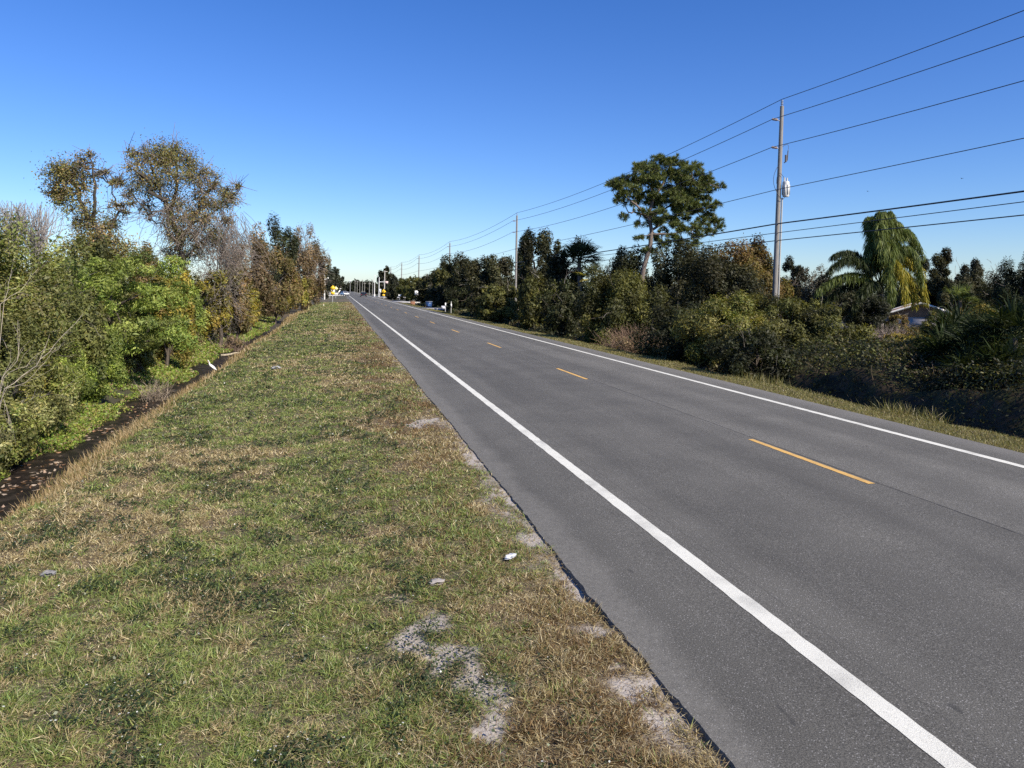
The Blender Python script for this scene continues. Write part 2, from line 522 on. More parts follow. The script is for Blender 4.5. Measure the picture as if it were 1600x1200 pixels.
pad('driveway', [(11.75, 110), (17.5, 108), (17.5, 113.5), (11.75, 115)], -.04, (.42, .40, .37), 'pale concrete driveway crossing the grass strip beside the blue bin')
pad('driveway', [(11.75, 168), (19, 166), (19, 176), (11.75, 178)], -.04, (.48, .46, .42), 'pale concrete driveway beside the mailbox on its post')
pad('side_street', [(-16, 292), (2.0, 288), (2.0, 312), (-16, 316)], -.02, (.58, .56, .52), 'pale side street joining the road at its far left')
pad('side_street', [(11.8, 262), (36, 256), (36, 276), (11.8, 280)], -.02, (.5, .48, .45), 'pale side street joining the road at its far right')

# ditch water
m, n, b = new_mat('ditch_water')
tc = N(n, 'ShaderNodeTexCoord'); P = tc.outputs['Object']
c = mixc(n, rng_(n, noi(n, P, 3, 5), .4, .65, 0, 1), (.012, .009, .008), (.035, .027, .022))
n.links.new(c, b.inputs['Base Color']); b.inputs['Roughness'].default_value = .45; b.inputs['Specular IOR Level'].default_value = .25
bp = N(n, 'ShaderNodeBump'); bp.inputs['Distance'].default_value = .01; bp.inputs['Strength'].default_value = .3
n.links.new(noi(n, P, 9, 2), bp.inputs['Height']); n.links.new(bp.outputs[0], b.inputs['Normal'])
wy = np.linspace(2, 72, 200)
wx = np.linspace(-6.6, -3.9, 6)
WX, WY = np.meshgrid(wx, wy); WX = WX + crest_shift(WY)
tag(grid_mesh('water', WX, WY, np.full(WX.shape, -.945) + .45 * sm(56, 72, WY) * 0, m), 'dark shallow water lying along the bottom of the ditch', 'water', kind='structure')

# ------------------------------------------------------------------ grass (stuff)
STRAW = 1.2 * np.array([(.39, .325, .17), (.33, .265, .13), (.27, .215, .105), (.52, .45, .28), (.20, .155, .075)])
GREEN = np.array([1.32, 1.45, 1.2]) * np.array([(.145, .17, .05), (.11, .135, .04), (.19, .21, .07), (.12, .16, .06), (.24, .24, .085)])
DARKG = np.array([(.045, .07, .026), (.06, .085, .034), (.036, .05, .022)])


def pick(pal, nn):
    return pal[rng.integers(0, len(pal), nn)] * (.75 + .5 * rng.random((nn, 1)))


def blades(mb, X, Y, Z, h, wd, col, lean=.8):
    nn = len(X)
    az = rng.random(nn) * 2 * math.pi
    ln = rng.normal(0, 1, (nn, 3)) * np.array([1, 1, 0]) * lean
    u = nrm(ln + np.array([0, 0, 1.0]) * (.35 + .65 * rng.random((nn, 1))))
    s = nrm(np.stack([np.cos(az), np.sin(az), rng.normal(0, .3, nn)], 1)); s = nrm(s - u * (s * u).sum(1, keepdims=True))
    c = np.stack([X, Y, Z], 1) + u * (h * .48)[:, None]
    mb.leaves(c, u, s, h, wd, col, bend=rng.normal(0, .22, nn))


def sample_verge(nn, x0, x1, y0, y1, power):
    t = rng.random(nn)
    Y = ((y1 ** (1 - power) - y0 ** (1 - power)) * t + y0 ** (1 - power)) ** (1 / (1 - power))
    X = x0 + (x1 - x0) * rng.random(nn)
    return X, Y


X, Y = sample_verge(760000, -4.6, 2.25, 3.6, 150, 1.75)
sandm = sand_mask(X, Y); xl = X - crest_shift(Y)
keep = (rng.random(len(X)) > sandm * .86) & (xl > -4.75) & (X < X_EDGE_L + edge_wob(Y) - .04) & (X > (Y * -.52) - 1.0)
keep &= rng.random(len(X)) < .62 + .38 * fbm(X * 4.5, Y * 4.5, 45)
X, Y = X[keep], Y[keep]
g = np.clip(green_mask(X, Y) * 1.3 + .15, 0, 1); dk = sm(.50, .66, fbm(X * 1.6, Y * 1.2, 51) * .5 + fbm(X * 5, Y * 5, 52) * .5) * sm(1.9, .6, X)
r = rng.random(len(X))
tuft = fbm(X * 8, Y * 8, 57, 2); r = r * .55 + (tuft - .5) * 1.3 + .225
col = np.where((r < g * .72)[:, None], pick(GREEN, len(X)), pick(STRAW, len(X)))
brown = sm(.52, .68, fbm(X * 1.1, Y * .7, 53))
col = lerp(col, pick(np.array([(.20, .13, .06), (.26, .17, .08), (.12, .08, .04)]), len(X)), (rng.random(len(X)) < (.25 + brown * .6) * sm(-.6, 1.6, X)).astype(float))
col = np.where((rng.random(len(X)) < dk * .42)[:, None], pick(DARKG, len(X)), col)
h = (.3 + 1.4 * sm(.25, .75, fbm(X * 7 + 9, Y * 7, 58, 2))) * (.026 + .042 * rng.random(len(X))) * (1 + .5 * (noise(X * 2.5, Y * 2.5, 55) - .4)) * (1 + Y * .006)
wd = .0048 * np.maximum(1, Y / 5.0) ** .85
mb = MB()
blades(mb, X, Y, zg(X, Y), h, wd, col, lean=1.15)
# broad-leaved weeds with specks of white flower in the dark patches
Xw, Yw = sample_verge(150000, -4.3, 1.7, 3.6, 90, 1.7)
dkw = sm(.50, .66, fbm(Xw * 1.6, Yw * 1.2, 51) * .5 + fbm(Xw * 5, Yw * 5, 52) * .5) * sm(1.9, .6, Xw)
k = rng.random(len(Xw)) < dkw * .75 + .02; Xw, Yw = Xw[k], Yw[k]
nn = len(Xw)
u = nrm(rng.normal(0, 1, (nn, 3)) * np.array([1, 1, .35])); s = nrm(np.cross(u, nrm(rng.normal(0, .5, (nn, 3)) + np.array([0, 0, 1.2]))))
cw = pick(np.array([(.035, .058, .02), (.05, .078, .026), (.03, .045, .02), (.075, .10, .035)]), nn)
ls = (.014 + .016 * rng.random(nn)) * np.maximum(1, Yw / 6) ** .8
mb.leaves(np.stack([Xw, Yw, zg(Xw, Yw) + .015 + .05 * rng.random(nn)], 1), u, s, ls, ls * .75, cw, .1)
kf = rng.random(nn) < .022; nf = kf.sum()
u = nrm(rng.normal(0, 1, (nf, 3)) * np.array([1, 1, .2])); s = nrm(np.cross(u, np.array([[0, 0, 1.0]]).repeat(nf, 0)))
fs = (.009 + .009 * rng.random(nf)) * np.maximum(1, Yw[kf] / 7) ** .8
mb.leaves(np.stack([Xw[kf], Yw[kf], zg(Xw[kf], Yw[kf]) + .075], 1), u, s, fs, fs, np.tile((.72, .72, .64), (nf, 1)))
# straw litter, grey thatch and taller bunches
Xs, Ys = sample_verge(60000, -4.4, 2.2, 3.6, 40, 1.7)
k = rng.random(len(Xs)) > sand_mask(Xs, Ys) * .8; Xs, Ys = Xs[k], Ys[k]; nn = len(Xs)
u = nrm(rng.normal(0, 1, (nn, 3)) * np.array([1, 1, .18])); s = nrm(np.cross(u, np.array([[0, 0, 1.0]]).repeat(nn, 0)))
mb.leaves(np.stack([Xs, Ys, zg(Xs, Ys) + .02 + .02 * rng.random(nn)], 1), u, s, .05 + .05 * rng.random(nn), .003 * np.maximum(1, Ys / 5) ** .85, pick(STRAW * 1.15, nn))
for _ in range(260):
    x, y = sample_verge(1, -4.2, 1.9, 3.8, 45, 1.5); x, y = x[0], y[0]
    if sand_mask(np.array([x]), np.array([y]))[0] > .5: continue
    q = rng.integers(14, 40); rr = .04 + .08 * rng.random()
    xx = x + rng.normal(0, rr, q); yy = y + rng.normal(0, rr, q)
    blades(mb, xx, yy, zg(xx, yy), .05 + .07 * rng.random(q), np.full(q, .005 * max(1, y / 6) ** .85), pick(GREEN if rng.random() < .7 else STRAW, q), .9)
tag(mb.build('verge_grass', M_GRASS), 'mown patchy green and straw coloured grass between ditch and road', 'grass', kind='stuff')

# tall dry grass along the ditch crest
mb = MB()
nn = 60000
X, Y = sample_verge(nn, -4.75, -3.2, 5, 95, 1.35)
off = crest_shift(Y); X = X + off
dens = sm(-3.15, -3.9, X - off) * (.25 + .75 * sm(.4, .6, fbm(Y * .4, Y * 0 + X, 61)))
k = (rng.random(nn) < dens); X, Y = X[k], Y[k]; nn = len(X)
tall = sm(10, 16, Y) * .7 + .3
h = (.08 + .26 * rng.random(nn) ** 2 * tall)
DRY = np.array([(.42, .31, .16), (.36, .25, .12), (.48, .38, .22), (.28, .20, .09), (.18, .17, .06)])
blades(mb, X, Y, zg(X, Y), h, .0055 * np.maximum(1, Y / 7) ** .85, pick(DRY, nn), .38)
tag(mb.build('dry_grass', M_GRASS), 'tall tan dry grass along the top of the ditch bank', 'grass', kind='stuff')

# bright green weeds on the far bank and in the ditch
mb = MB()
nn = 240000
X, Y = sample_verge(nn, -8.2, -5.3, 7, 80, 1.3); X = X + crest_shift(Y)
dens = sm(-7.9, -7.0, X - crest_shift(Y)) * sm(.30, .52, fbm(X * .9, Y * .5, 71) * .6 + fbm(X * 3, Y * 2.4, 73) * .4) * sm(-5.3, -5.55, X - crest_shift(Y) + 1.0 * (noise(Y * .6, Y * 0, 72) - .5) + .4 * (noise(Y * 2.1, Y * 0, 74) - .5))
k = rng.random(nn) < dens; X, Y = X[k], Y[k]; nn = len(X)
BRG = np.array([(.17, .25, .035), (.12, .20, .03), (.22, .27, .05), (.10, .15, .03), (.24, .23, .06)])
u = nrm(rng.normal(0, 1, (nn, 3)) * np.array([1, 1, .6]) + np.array([0, 0, .5])); s = nrm(np.cross(u, nrm(rng.normal(0, .6, (nn, 3)) + np.array([.2, -.3, 1]))))
ls = (.025 + .045 * rng.random(nn)) * np.maximum(1, Y / 14) ** .8
mb.leaves(np.stack([X, Y, np.maximum(zg(X, Y), -.94) + .02 + .14 * rng.random(nn) ** 1.5], 1), u, s, ls, ls * .5, np.where((rng.random(nn) < .22)[:, None], pick(DRY * .7, nn), pick(BRG * 1.25, nn)), .15)
tag(mb.build('ditch_weeds', M_GRASS), 'bright green low weeds on the far side of the ditch', 'weeds', kind='stuff')

# right-hand strip
mb = MB()
nn = 130000
X, Y = sample_verge(nn, 11.55, 14.3, 7.5, 150, 1.3)
k = X > X_EDGE_R + .5 * edge_wob(Y + 77) + .03; X, Y = X[k], Y[k]
k = rng.random(len(X)) < sm(14.4, 13.2, X + .5 * (noise(Y * .3, Y * 0, 81) - .5) - .3); X, Y = X[k], Y[k]; nn = len(X)
h = .045 + .05 * rng.random(nn) + .22 * sm(13.0, 13.6, X) * rng.random(nn) ** 3 * sm(.45, .7, noise(Y * .6, X * .3, 82))
RS = np.array([(.20, .19, .06), (.16, .165, .045), (.26, .22, .09), (.12, .135, .04), (.32, .27, .13)])
blades(mb, X, Y, zg(X, Y), h, .0075 * np.maximum(1, Y / 12) ** .85, pick(RS, nn), .6)
for x, y in ((13.25, 15.6), (13.2, 15.1), (13.3, 20.5), (13.3, 21.3), (13.4, 22.2), (13.2, 14.3)):
    q = 120; xx = x + rng.normal(0, .18, q); yy = y + rng.normal(0, .25, q)
    blades(mb, xx, yy, zg(xx, yy), .15 + .3 * rng.random(q), np.full(q, .009), pick(RS, q), .3)
tag(mb.build('strip_grass', M_GRASS), 'short yellowish grass strip along the far edge of the road', 'grass', kind='stuff')

# fallen leaves in the ditch
mb = MB(); nn = 1700
X, Y = sample_verge(nn, -6.3, -4.5, 8, 30, 1.9); X = X + crest_shift(Y)
k = rng.random(nn) < .15 + .85 * sm(.42, .6, fbm(X * 1.2, Y * .8, 91)); X, Y = X[k], Y[k]; nn = len(X)
u = nrm(rng.normal(0, 1, (nn, 3)) * np.array([1, 1, .15])); s = nrm(np.cross(u, nrm(rng.normal(0, .25, (nn, 3)) + np.array([0, 0, 1]))))
ls = .06 + .07 * rng.random(nn)
mb.leaves(np.stack([X, Y, np.maximum(zg(X, Y), -.945) + .015], 1), u, s, ls, ls * .55, pick(np.array([(.50, .36, .26), (.40, .24, .14), (.58, .47, .36), (.30, .17, .09)]), nn), .2)
tag(mb.build('fallen_leaves', M_LEAF), 'pale tan dead leaves floating on the near ditch water', 'leaves', kind='stuff')

# ------------------------------------------------------------------ foliage palettes
PAL0 = dict(
    bright=np.array([(.090, .120, .018), (.064, .092, .016), (.125, .155, .026), (.045, .065, .016), (.16, .175, .045)]),
    mixed=np.array([(.080, .098, .020), (.105, .115, .026), (.055, .07, .018), (.13, .11, .035), (.17, .165, .075)]),
    yellow=np.array([(.17, .15, .028), (.12, .12, .024), (.24, .19, .03), (.08, .09, .02), (.16, .11, .03)]),
    brown=np.array([(.13, .085, .042), (.10, .075, .032), (.16, .11, .06), (.075, .07, .028), (.18, .135, .085)]),
    rust=np.array([(.15, .10, .045), (.12, .10, .03), (.19, .115, .055), (.085, .085, .022), (.16, .14, .05)]),
    dark=np.array([(.032, .046, .016), (.042, .056, .02), (.025, .036, .014), (.058, .07, .026), (.07, .07, .03)]),
    oak=np.array([(.045, .055, .022), (.058, .066, .027), (.036, .044, .018), (.075, .078, .034), (.09, .082, .042)]),
    olive=np.array([(.075, .085, .025), (.095, .10, .028), (.055, .065, .02), (.115, .11, .032), (.05, .055, .02)]),
    grey=np.array([(.12, .105, .085), (.09, .08, .062), (.15, .135, .11), (.075, .072, .045)]),
    sprucy=np.array([(.035, .05, .02), (.05, .065, .025), (.028, .04, .017)]),
    far=np.array([(.040, .050, .026), (.050, .060, .032), (.034, .043, .026), (.062, .064, .036)]),
)
PAL = {k: v * dict(bright=2.15, mixed=2.2, yellow=1.85, brown=1.6, rust=1.6, olive=1.8, grey=1.4, oak=1.1).get(k, 1.0) for k, v in PAL0.items()}
BARK = (.085, .068, .052); GREYBARK = (.20, .18, .155); DARKBARK = (.05, .042, .034)


def curve_pts(a, b, n=6, sag=0.0, wob=.06):
    t = np.linspace(0, 1, n)[:, None]
    L = np.linalg.norm(np.array(b) - np.array(a))
    p = np.array(a) * (1 - t) + np.array(b) * t
    w = rng.normal(0, wob * L, (n, 3)); w[0] = 0; w[-1] *= .3
    p = p + w * np.sin(t * math.pi) ** .5
    p[:, 2] += sag * np.sin(t[:, 0] * math.pi)
    return p


def crown_leaves(mb, cen, rad, nn, lsize, pal, out_c, asp=.45, updir=.35, jitter=.9, shell=.55, tint=.25):
    """leaves in clumps: cen (K,3), rad (K,3)"""
    K = len(cen); wts = (rad.prod(1)) ** (2 / 3); idx = rng.choice(K, nn, p=wts / wts.sum())
    d = nrm(rng.normal(0, 1, (nn, 3)))
    rr = (shell + (1 - shell) * rng.random(nn)) ** (1 / 1.6) * (1 + .12 * rng.normal(0, 1, nn))
    p = cen[idx] + d * rad[idx] * rr[:, None]
    ol = nrm(p - out_c)
    nv = nrm(d * .55 + ol * .4 + np.array([0, 0, updir]) + rng.normal(0, jitter * .6, (nn, 3)))
    u = rng.normal(0, 1, (nn, 3)) + np.array([0, 0, -.25]); u = nrm(u - nv * (u * nv).sum(1, keepdims=True)); s = np.cross(nv, u)
    cl = 1 + tint * rng.normal(0, 1, (K, 1)).clip(-1.6, 1.8)
    base = pal[rng.integers(0, len(pal), K)]
    col = (pick(pal, nn) * .62 + base[idx] * .38) * np.clip(cl[idx], .5, 1.6)
    L = lsize * np.clip(np.exp(rng.normal(-.08, .42, nn)), .35, 2.2)
    mb.leaves(p, u, s, L, L * asp, col, rng.normal(0, .15, nn))


def clumps_in(c, R, K, frac=.33, flat=1.0, bottom=-.9):
    out = []
    while len(out) < K:
        d = nrm(rng.normal(0, 1, 3)); d = d / (np.abs(d) ** 2.6).sum() ** (1 / 2.6); q = d * (.35 + .65 * rng.random() ** .4)
        if q[2] < bottom: continue
        out.append(q)
    q = np.array(out)
    dn = nrm(q); an = 1 + .42 * (noise(dn[:, 0] * 1.7 + c[0], dn[:, 2] * 1.7 + dn[:, 1], 3) - .5) + .10 * rng.normal(0, 1, K)
    an = an[:, None]
    cen = np.array(c) + q * an * np.array(R) * (1 - frac * .6)
    rad = np.array(R) * frac * (.55 + .75 * rng.random((K, 1))) * np.array([1, 1, flat])
    return cen, rad


def twigs(mb, c, R, nn, length, r, col, updir=.8, base=None):
    """bare twigs sprouting through the crown"""
    for _ in range(nn):
        d = nrm(rng.normal(0, 1, 3) + np.array([0, 0, updir]))
        p0 = np.array(c) + d * np.array(R) * (.3 + .55 * rng.random()) if base is None else np.array(base) + rng.normal(0, .12, 3)
        dd = nrm(d + rng.normal(0, .35, 3)); L = length * (.5 + rng.random())
        pts = [p0]
        for k in range(3):
            dd = nrm(dd + rng.normal(0, .38, 3)); pts.append(pts[-1] + dd * L / 3)
        mb.tube(pts, np.linspace(r, r * .35, 4), 3, np.array(col) * (.7 + .6 * rng.random()), cap=False)
        for q in (1, 2):
            e = nrm(dd + rng.normal(0, .6, 3))
            mb.tube([pts[q], pts[q] + e * L * .22, pts[q] + nrm(e + np.array([0, 0, .3])) * L * .42], [r * .6, r * .45, r * .25], 3, np.array(col) * (.7 + .6 * rng.random()), cap=False)


def plant(name, cat, label, px, Y, top, hw, pal, nn=9000, leaf=None, K=26, frac=.34, trunk=True, base_frac=.0, depth=1.0, tw=0, tw_len=1.0, tw_col=GREYBARK, asp=.45, group=None, flat=1.0, shell=.3, tint=.3, twr=None, jit=.9):
    """a shrub or tree: crown of leaf clumps over limbs; px/top/hw read off the photograph at distance Y"""
    if 385 < px < 500: hw = hw * 1.25
    a = at(px, 460, Y); zt = at(px, top, Y)[2]
    dist = Y * math.cos(YAW) + a[0] * math.sin(YAW)
    hwm = hw / F_PX * dist
    z0 = float(zg(a[0], Y)); H = zt - z0
    zb = z0 + H * base_frac
    c = np.array([a[0], Y, (zt + zb) / 2]); R = np.array([hwm, hwm * depth, (zt - zb) / 2])
    root = tag(empty(name, (a[0], Y, z0)), label, cat, group)
    org = np.array([a[0], Y, z0])
    leaf = (leaf or max(.075, dist * .0024)) * 1.15
    if pal != 'grey': nn = int(np.clip((4.5 if px < 380 or 'dark' in pal else 3.2 if px < 540 else 6.5) * 2 * hwm * (zt - zb) / (.5 * asp * leaf * leaf), nn, 62000))
    K = int(K * 2.1); frac = frac * .72
    cen, rad = clumps_in(c, R, K, frac, flat)
    mb = MB(); crown_leaves(mb, cen, rad, nn, leaf, PAL[pal] * (1 if px < 540 else np.array([.66, .63, .50])), c, asp=asp, shell=shell, tint=tint, jitter=jit)  # plants right of the road get a darkened palette standing in for shade
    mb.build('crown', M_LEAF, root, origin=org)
    tb = MB()
    rt_ = max(.03, H * .018)
    top_p = np.array([a[0], Y, zb + (zt - zb) * .62])
    main = curve_pts([a[0], Y, z0 - .1], top_p, 7, 0, .03)
    tb.tube(main, np.linspace(rt_, rt_ * .35, 7), 6, BARK)
    for q in cen[:: max(1, len(cen) // 14)]:
        st = main[rng.integers(1, 6)]
        tb.tube(curve_pts(st, q, 5, .04 * H, .05), np.linspace(rt_ * .45, rt_ * .1, 5), 4, BARK, cap=False)
    tb.build('trunk', M_BARK, root, origin=org)
    if tw:
        t2 = MB(); twigs(t2, c, R, tw, tw_len, twr or max(.006, dist * .0003), tw_col)
        tag(t2.build('bare_twigs', M_BARK, root, origin=org), kind='stuff')
    return root, c, R


# ---- left side plants: px, Y, top, half-width, palette
plant('shrub', 'shrub', 'tall tangled shrub with pale leaf undersides at the left edge of the photo', -10, 18, 332, 95, 'mixed', 20000, .056, 44, tw=40, tw_len=.8, base_frac=.1)
plant('shrub', 'shrub', 'yellowish vine covered shrub just left of the bright green bush', 95, 23, 378, 70, 'olive', 15000, .085, 28, tw=25)
plant('elderberry_bush', 'bush', 'big bright green feathery leaved bush on the left bank', 175, 26.5, 388, 112, 'bright', 34000, .085, 70, .24, asp=.32, tw=14, tint=.36, base_frac=.16, flat=.8)
plant('shrub', 'shrub', 'dark green bush overhanging the ditch behind the white egret', 242, 34, 440, 48, 'mixed', 14000, .10, 24, tint=.35)
plant('shrub', 'shrub', 'yellow leaved shrub beside the ditch, nearest of the yellow ones', 320, 46, 418, 40, 'yellow', 12000, .11, 26)
plant('shrub', 'shrub', 'orange and yellow leaved shrub under the gnarled vine covered tree', 262, 33, 405, 40, 'yellow', 9000, .10, 20)
plant('shrub', 'shrub', 'small olive shrub low on the bank beside the dead brush clump', 372, 56, 432, 32, 'yellow', 10000, .125, 22)
plant('bare_bush', 'bush', 'grey leafless tangled bush right of the gnarled vine covered tree', 345, 46, 345, 36, 'grey', 3500, .10, 20, tw=330, tw_len=1.7, tw_col=(.24, .20, .17))
plant('tree', 'tree', 'brown leaved tree between the grey bush and the dark evergreen on the left', 392, 62, 362, 34, 'brown', 12000, .14, 26, tw=80, tw_len=1.3, tw_col=(.2, .16, .13))
plant('evergreen_tree', 'tree', 'dark green evergreen standing above the brown thicket on the left', 428, 84, 345, 28, 'dark', 11000, .17, 26, base_frac=.1)
plant('tree', 'tree', 'tall brownish tree with bare grey top twigs, last big one on the left', 472, 105, 356, 24, 'brown', 12000, .2, 24, tw=150, tw_len=2.0, tw_col=(.25, .21, .18))
plant('tree', 'tree', 'smaller brown tree leaning over the verge behind the yellow stake', 492, 125, 382, 18, 'brown', 8000, .24, 18, tw=90, tw_len=2.0, tw_col=(.23, .19, .16))
plant('shrub', 'shrub', 'orange brown shrub at the foot of the dark evergreen on the left', 430, 72, 400, 30, 'rust', 10000, .15, 22, tw=20)
plant('shrub', 'shrub', 'golden green shrub low behind the ditch end', 452, 90, 425, 24, 'yellow', 8000, .19, 18)
plant('shrub', 'shrub', 'dull brown shrub beside the verge left of the yellow stake', 472, 96, 432, 18, 'rust', 6000, .2, 16, tw=25, tw_col=(.3, .25, .18))
plant('tree', 'tree', 'dark tree behind the slim concrete pole on the far left', 506, 200, 408, 14, 'far', 6000, .4, 16)
plant('tree', 'tree', 'bluish dark tree behind the yellow warning sign', 519, 300, 418, 13, 'far', 5000, .55, 16)
plant('tree', 'tree', 'far dark tree where the left woods end', 531, 430, 430, 10, 'far', 4000, .75, 14)
plant('shrub', 'shrub', 'reddish brown vine mound between the two vine draped trees', 232, 36, 378, 30, 'rust', 8000, .105, 18, tw=30)
plant('shrub', 'shrub', 'olive vine mound at the foot of the narrow vine draped tree', 150, 30, 372, 50, 'olive', 11000, .1, 22, tw=20)
plant('shrub', 'shrub', 'brown viny shrub under the grey leafless bush', 372, 50, 410, 28, 'rust', 8000, .12, 18, tw=30)


plant('shrub', 'shrub', 'olive brown shrub left of the bright green bush, low on the bank', 40, 21, 440, 75, 'olive', 12000, .058, 34, tw=30, tw_len=.7, base_frac=.1)
plant('shrub', 'shrub', 'leafy green shrub right of the bright green bush above the dark overhang', 275, 38, 425, 44, 'bright', 12000, .1, 28, asp=.36)


for px, Y, top, hw, pal, lab in [(-25, 15.6, 598, 78, 'mixed', 'low brown and green tangle at the left edge above the ditch weeds'), (62, 18.8, 566, 56, 'mixed', 'low green and brown tangle on the bank below the bright green bush'), (150, 23.5, 515, 46, 'bright', 'low bright green bush at the foot of the big bright green bush'), (5, 16.2, 505, 70, 'olive', 'low olive shrub at the left edge behind the bare pale stems'), (212, 29.5, 500, 34, 'mixed', 'low dark shrub over the ditch behind the small grey brush clump'), (85, 21.5, 500, 60, 'bright', 'mid height green shrub left of the big bright green bush, in front of it'), (268, 40, 485, 32, 'olive', 'low olive shrub above the white egret'), (338, 50, 470, 28, 'yellow', 'low golden shrub beside the dead brown brush clump'), (12, 20, 400, 60, 'yellow', 'tall yellow green vine shrub at the left edge behind the olive one')]:
    plant('shrub', 'shrub', lab, px, Y, top, hw, pal, 9000, .05 if Y < 25 else .08, 24, asp=.42, tw=14, tw_len=.5, tint=.34)


def vine_tree(name, label, Y, base_px, limbs, blobs, pal, nn, leaf, trunk_r, bark, twn, tw_len, hang=()):
    b0 = at(base_px[0], 460, Y); z0 = float(zg(b0[0], Y)); org = np.array([b0[0], Y, z0])
    root = tag(empty(name, org), label, 'tree')
    dist = Y * math.cos(YAW) + b0[0] * math.sin(YAW)
    tb = MB()
    for pts, r in limbs:
        P_ = np.array([at(x, y, Y + dy) for x, y, dy in pts])
        if P_[0, 2] < z0 + .6: P_[0, 2] = z0 - .1
        t = np.linspace(0, len(P_) - 1, len(P_) * 3); Q = np.stack([np.interp(t, np.arange(len(P_)), P_[:, k]) for k in range(3)], 1)
        Q[1:-1] += rng.normal(0, r * .5, Q[1:-1].shape)
        tb.tube(Q, np.linspace(r, r * .3, len(Q)), 7, bark)
    tb.build('trunk', M_BARK, root, origin=org)
    cen = []; rad = []
    for x, y, rp, dy in blobs:
        c = at(x, y, Y + dy); rm = rp / F_PX * dist
        for _ in range(5):
            cen.append(c + rng.normal(0, .5, 3) * rm); rad.append(np.array([1, 1, .9]) * rm * (.45 + .5 * rng.random()))
    cen = np.array(cen); rad = np.array(rad)
    NL = int(nn * 2.1); K_ = len(cen); w_ = rad[:, 0] ** 2; ix = rng.choice(K_, NL, p=w_ / w_.sum())
    p_ = cen[ix] + rng.normal(0, .62, (NL, 3)) * rad[ix] * 1.25
    tn = np.clip(1 + .3 * rng.normal(0, 1, (K_, 1)), .5, 1.6); nv_ = nrm(rng.normal(0, 1, (NL, 3)) + np.array([.35, -.35, .5])); u_ = rng.normal(0, 1, (NL, 3)) + np.array([0, 0, -.3]); u_ = nrm(u_ - nv_ * (u_ * nv_).sum(1, keepdims=True))
    ls_ = leaf * .72 * (.6 + .8 * rng.random(NL)); gp = np.vstack([PAL['rust'] * 1.25, PAL['olive'] * 1.1]); base_ = gp[rng.integers(0, len(gp), K_)]
    mb = MB(); mb.leaves(p_, u_, np.cross(nv_, u_), ls_, ls_ * .5, (pick(gp, NL) * .6 + base_[ix] * .4) * tn[ix], rng.normal(0, .15, NL))
    mb.build('crown', M_LEAF, root, origin=org)
    LP = np.vstack([np.array([at(x, y, Y + dy) for x, y, dy in pts]) for pts, r in limbs])
    LQ = np.vstack([np.linspace(LP[q], LP[q + 1], 6) for q in range(len(LP) - 1)])
    t2 = MB()
    for q in range(len(cen)):
        st = LQ[np.argmin(np.linalg.norm(LQ - cen[q], axis=1))]
        if np.linalg.norm(st - cen[q]) < 3.5: t2.tube(curve_pts(st, cen[q], 5, 0, .09), np.linspace(.03, .012, 5), 4, DARKBARK, cap=False)
        for _ in range(4):
            e = cen[q] + rng.normal(0, .9, 3) * rad[q]; t2.tube(curve_pts(cen[q], e, 4, 0, .12), [.014, .012, .010, .007], 3, np.array((.13, .105, .085)), cap=False)
    for k in range(twn):
        q = rng.integers(0, len(cen)); d = nrm(rng.normal(0, 1, 3) + np.array([0, 0, .5]))
        L = tw_len * (.5 + rng.random()); p0 = cen[q] - d * L * .3
        p1 = p0 + d * L * .5 + rng.normal(0, .08, 3); p2 = p0 + d * L + rng.normal(0, .15, 3)
        t2.tube([p0, p1, p2], [dist * .0005, dist * .0004, dist * .0002], 3, np.array((.2, .165, .14)) * (.6 + .7 * rng.random()), cap=False)
    for x0, y0, x1, y1, q in hang:
        for _ in range(q):
            xx = x0 + (x1 - x0) * rng.random(); ya = y0 + (y1 - y0) * .4 * rng.random(); yb = ya + (y1 - ya) * (.4 + .6 * rng.random())
            dy = rng.normal(0, .7)
            p0 = at(xx, ya, Y + dy); p2 = at(xx + rng.normal(0, 28), ya + (yb - ya) * (.3 + .5 * rng.random()), Y + dy + rng.normal(0, .5)); pm = (p0 + p2) / 2 + rng.normal(0, .3, 3)
            t2.tube(arc(p0, pm + rng.normal(0, .3, 3), p2, 6), dist * .00026, 3, np.array((.22, .18, .15)) * (.5 + .8 * rng.random()), cap=False)
    tag(t2.build('bare_twigs', M_BARK, root, origin=org), kind='stuff')
    return root


vine_tree('vine_draped_tree', 'narrow dead tree draped in rust coloured vines, left of the pair', 34, (168, 460),
          [([(172, 470, 0), (165, 400, 0), (140, 340, 0), (115, 290, 0), (92, 262, .4)], .14), ([(145, 345, 0), (150, 290, -.4), (140, 245, -.4)], .08), ([(165, 390, 0), (185, 330, .5), (175, 290, .5)], .07)],
          [(95, 270, 18, 0), (112, 262, 16, .6), (85, 268, 14, -.3), (125, 285, 15, 0), (132, 252, 10, -.4), (140, 242, 7, -.4), (100, 295, 16, .3), (120, 312, 15, 0), (82, 302, 8, 0), (132, 330, 14, 0), (95, 315, 8, 0), (140, 355, 17, .2), (155, 375, 18, -.3), (175, 350, 12, .5), (178, 325, 9, .5), (185, 385, 16, 0), (120, 350, 9, 0), (198, 330, 5, 0), (165, 268, 4, 0), (158, 272, 4, .3), (150, 395, 22, 0), (180, 405, 22, .3), (120, 385, 18, -.3), (200, 420, 18, 0), (165, 360, 14, .3), (178, 288, 5, 0), (208, 318, 5, 0)],
          'rust', 9500, .125, .2, DARKBARK, 170, .8)
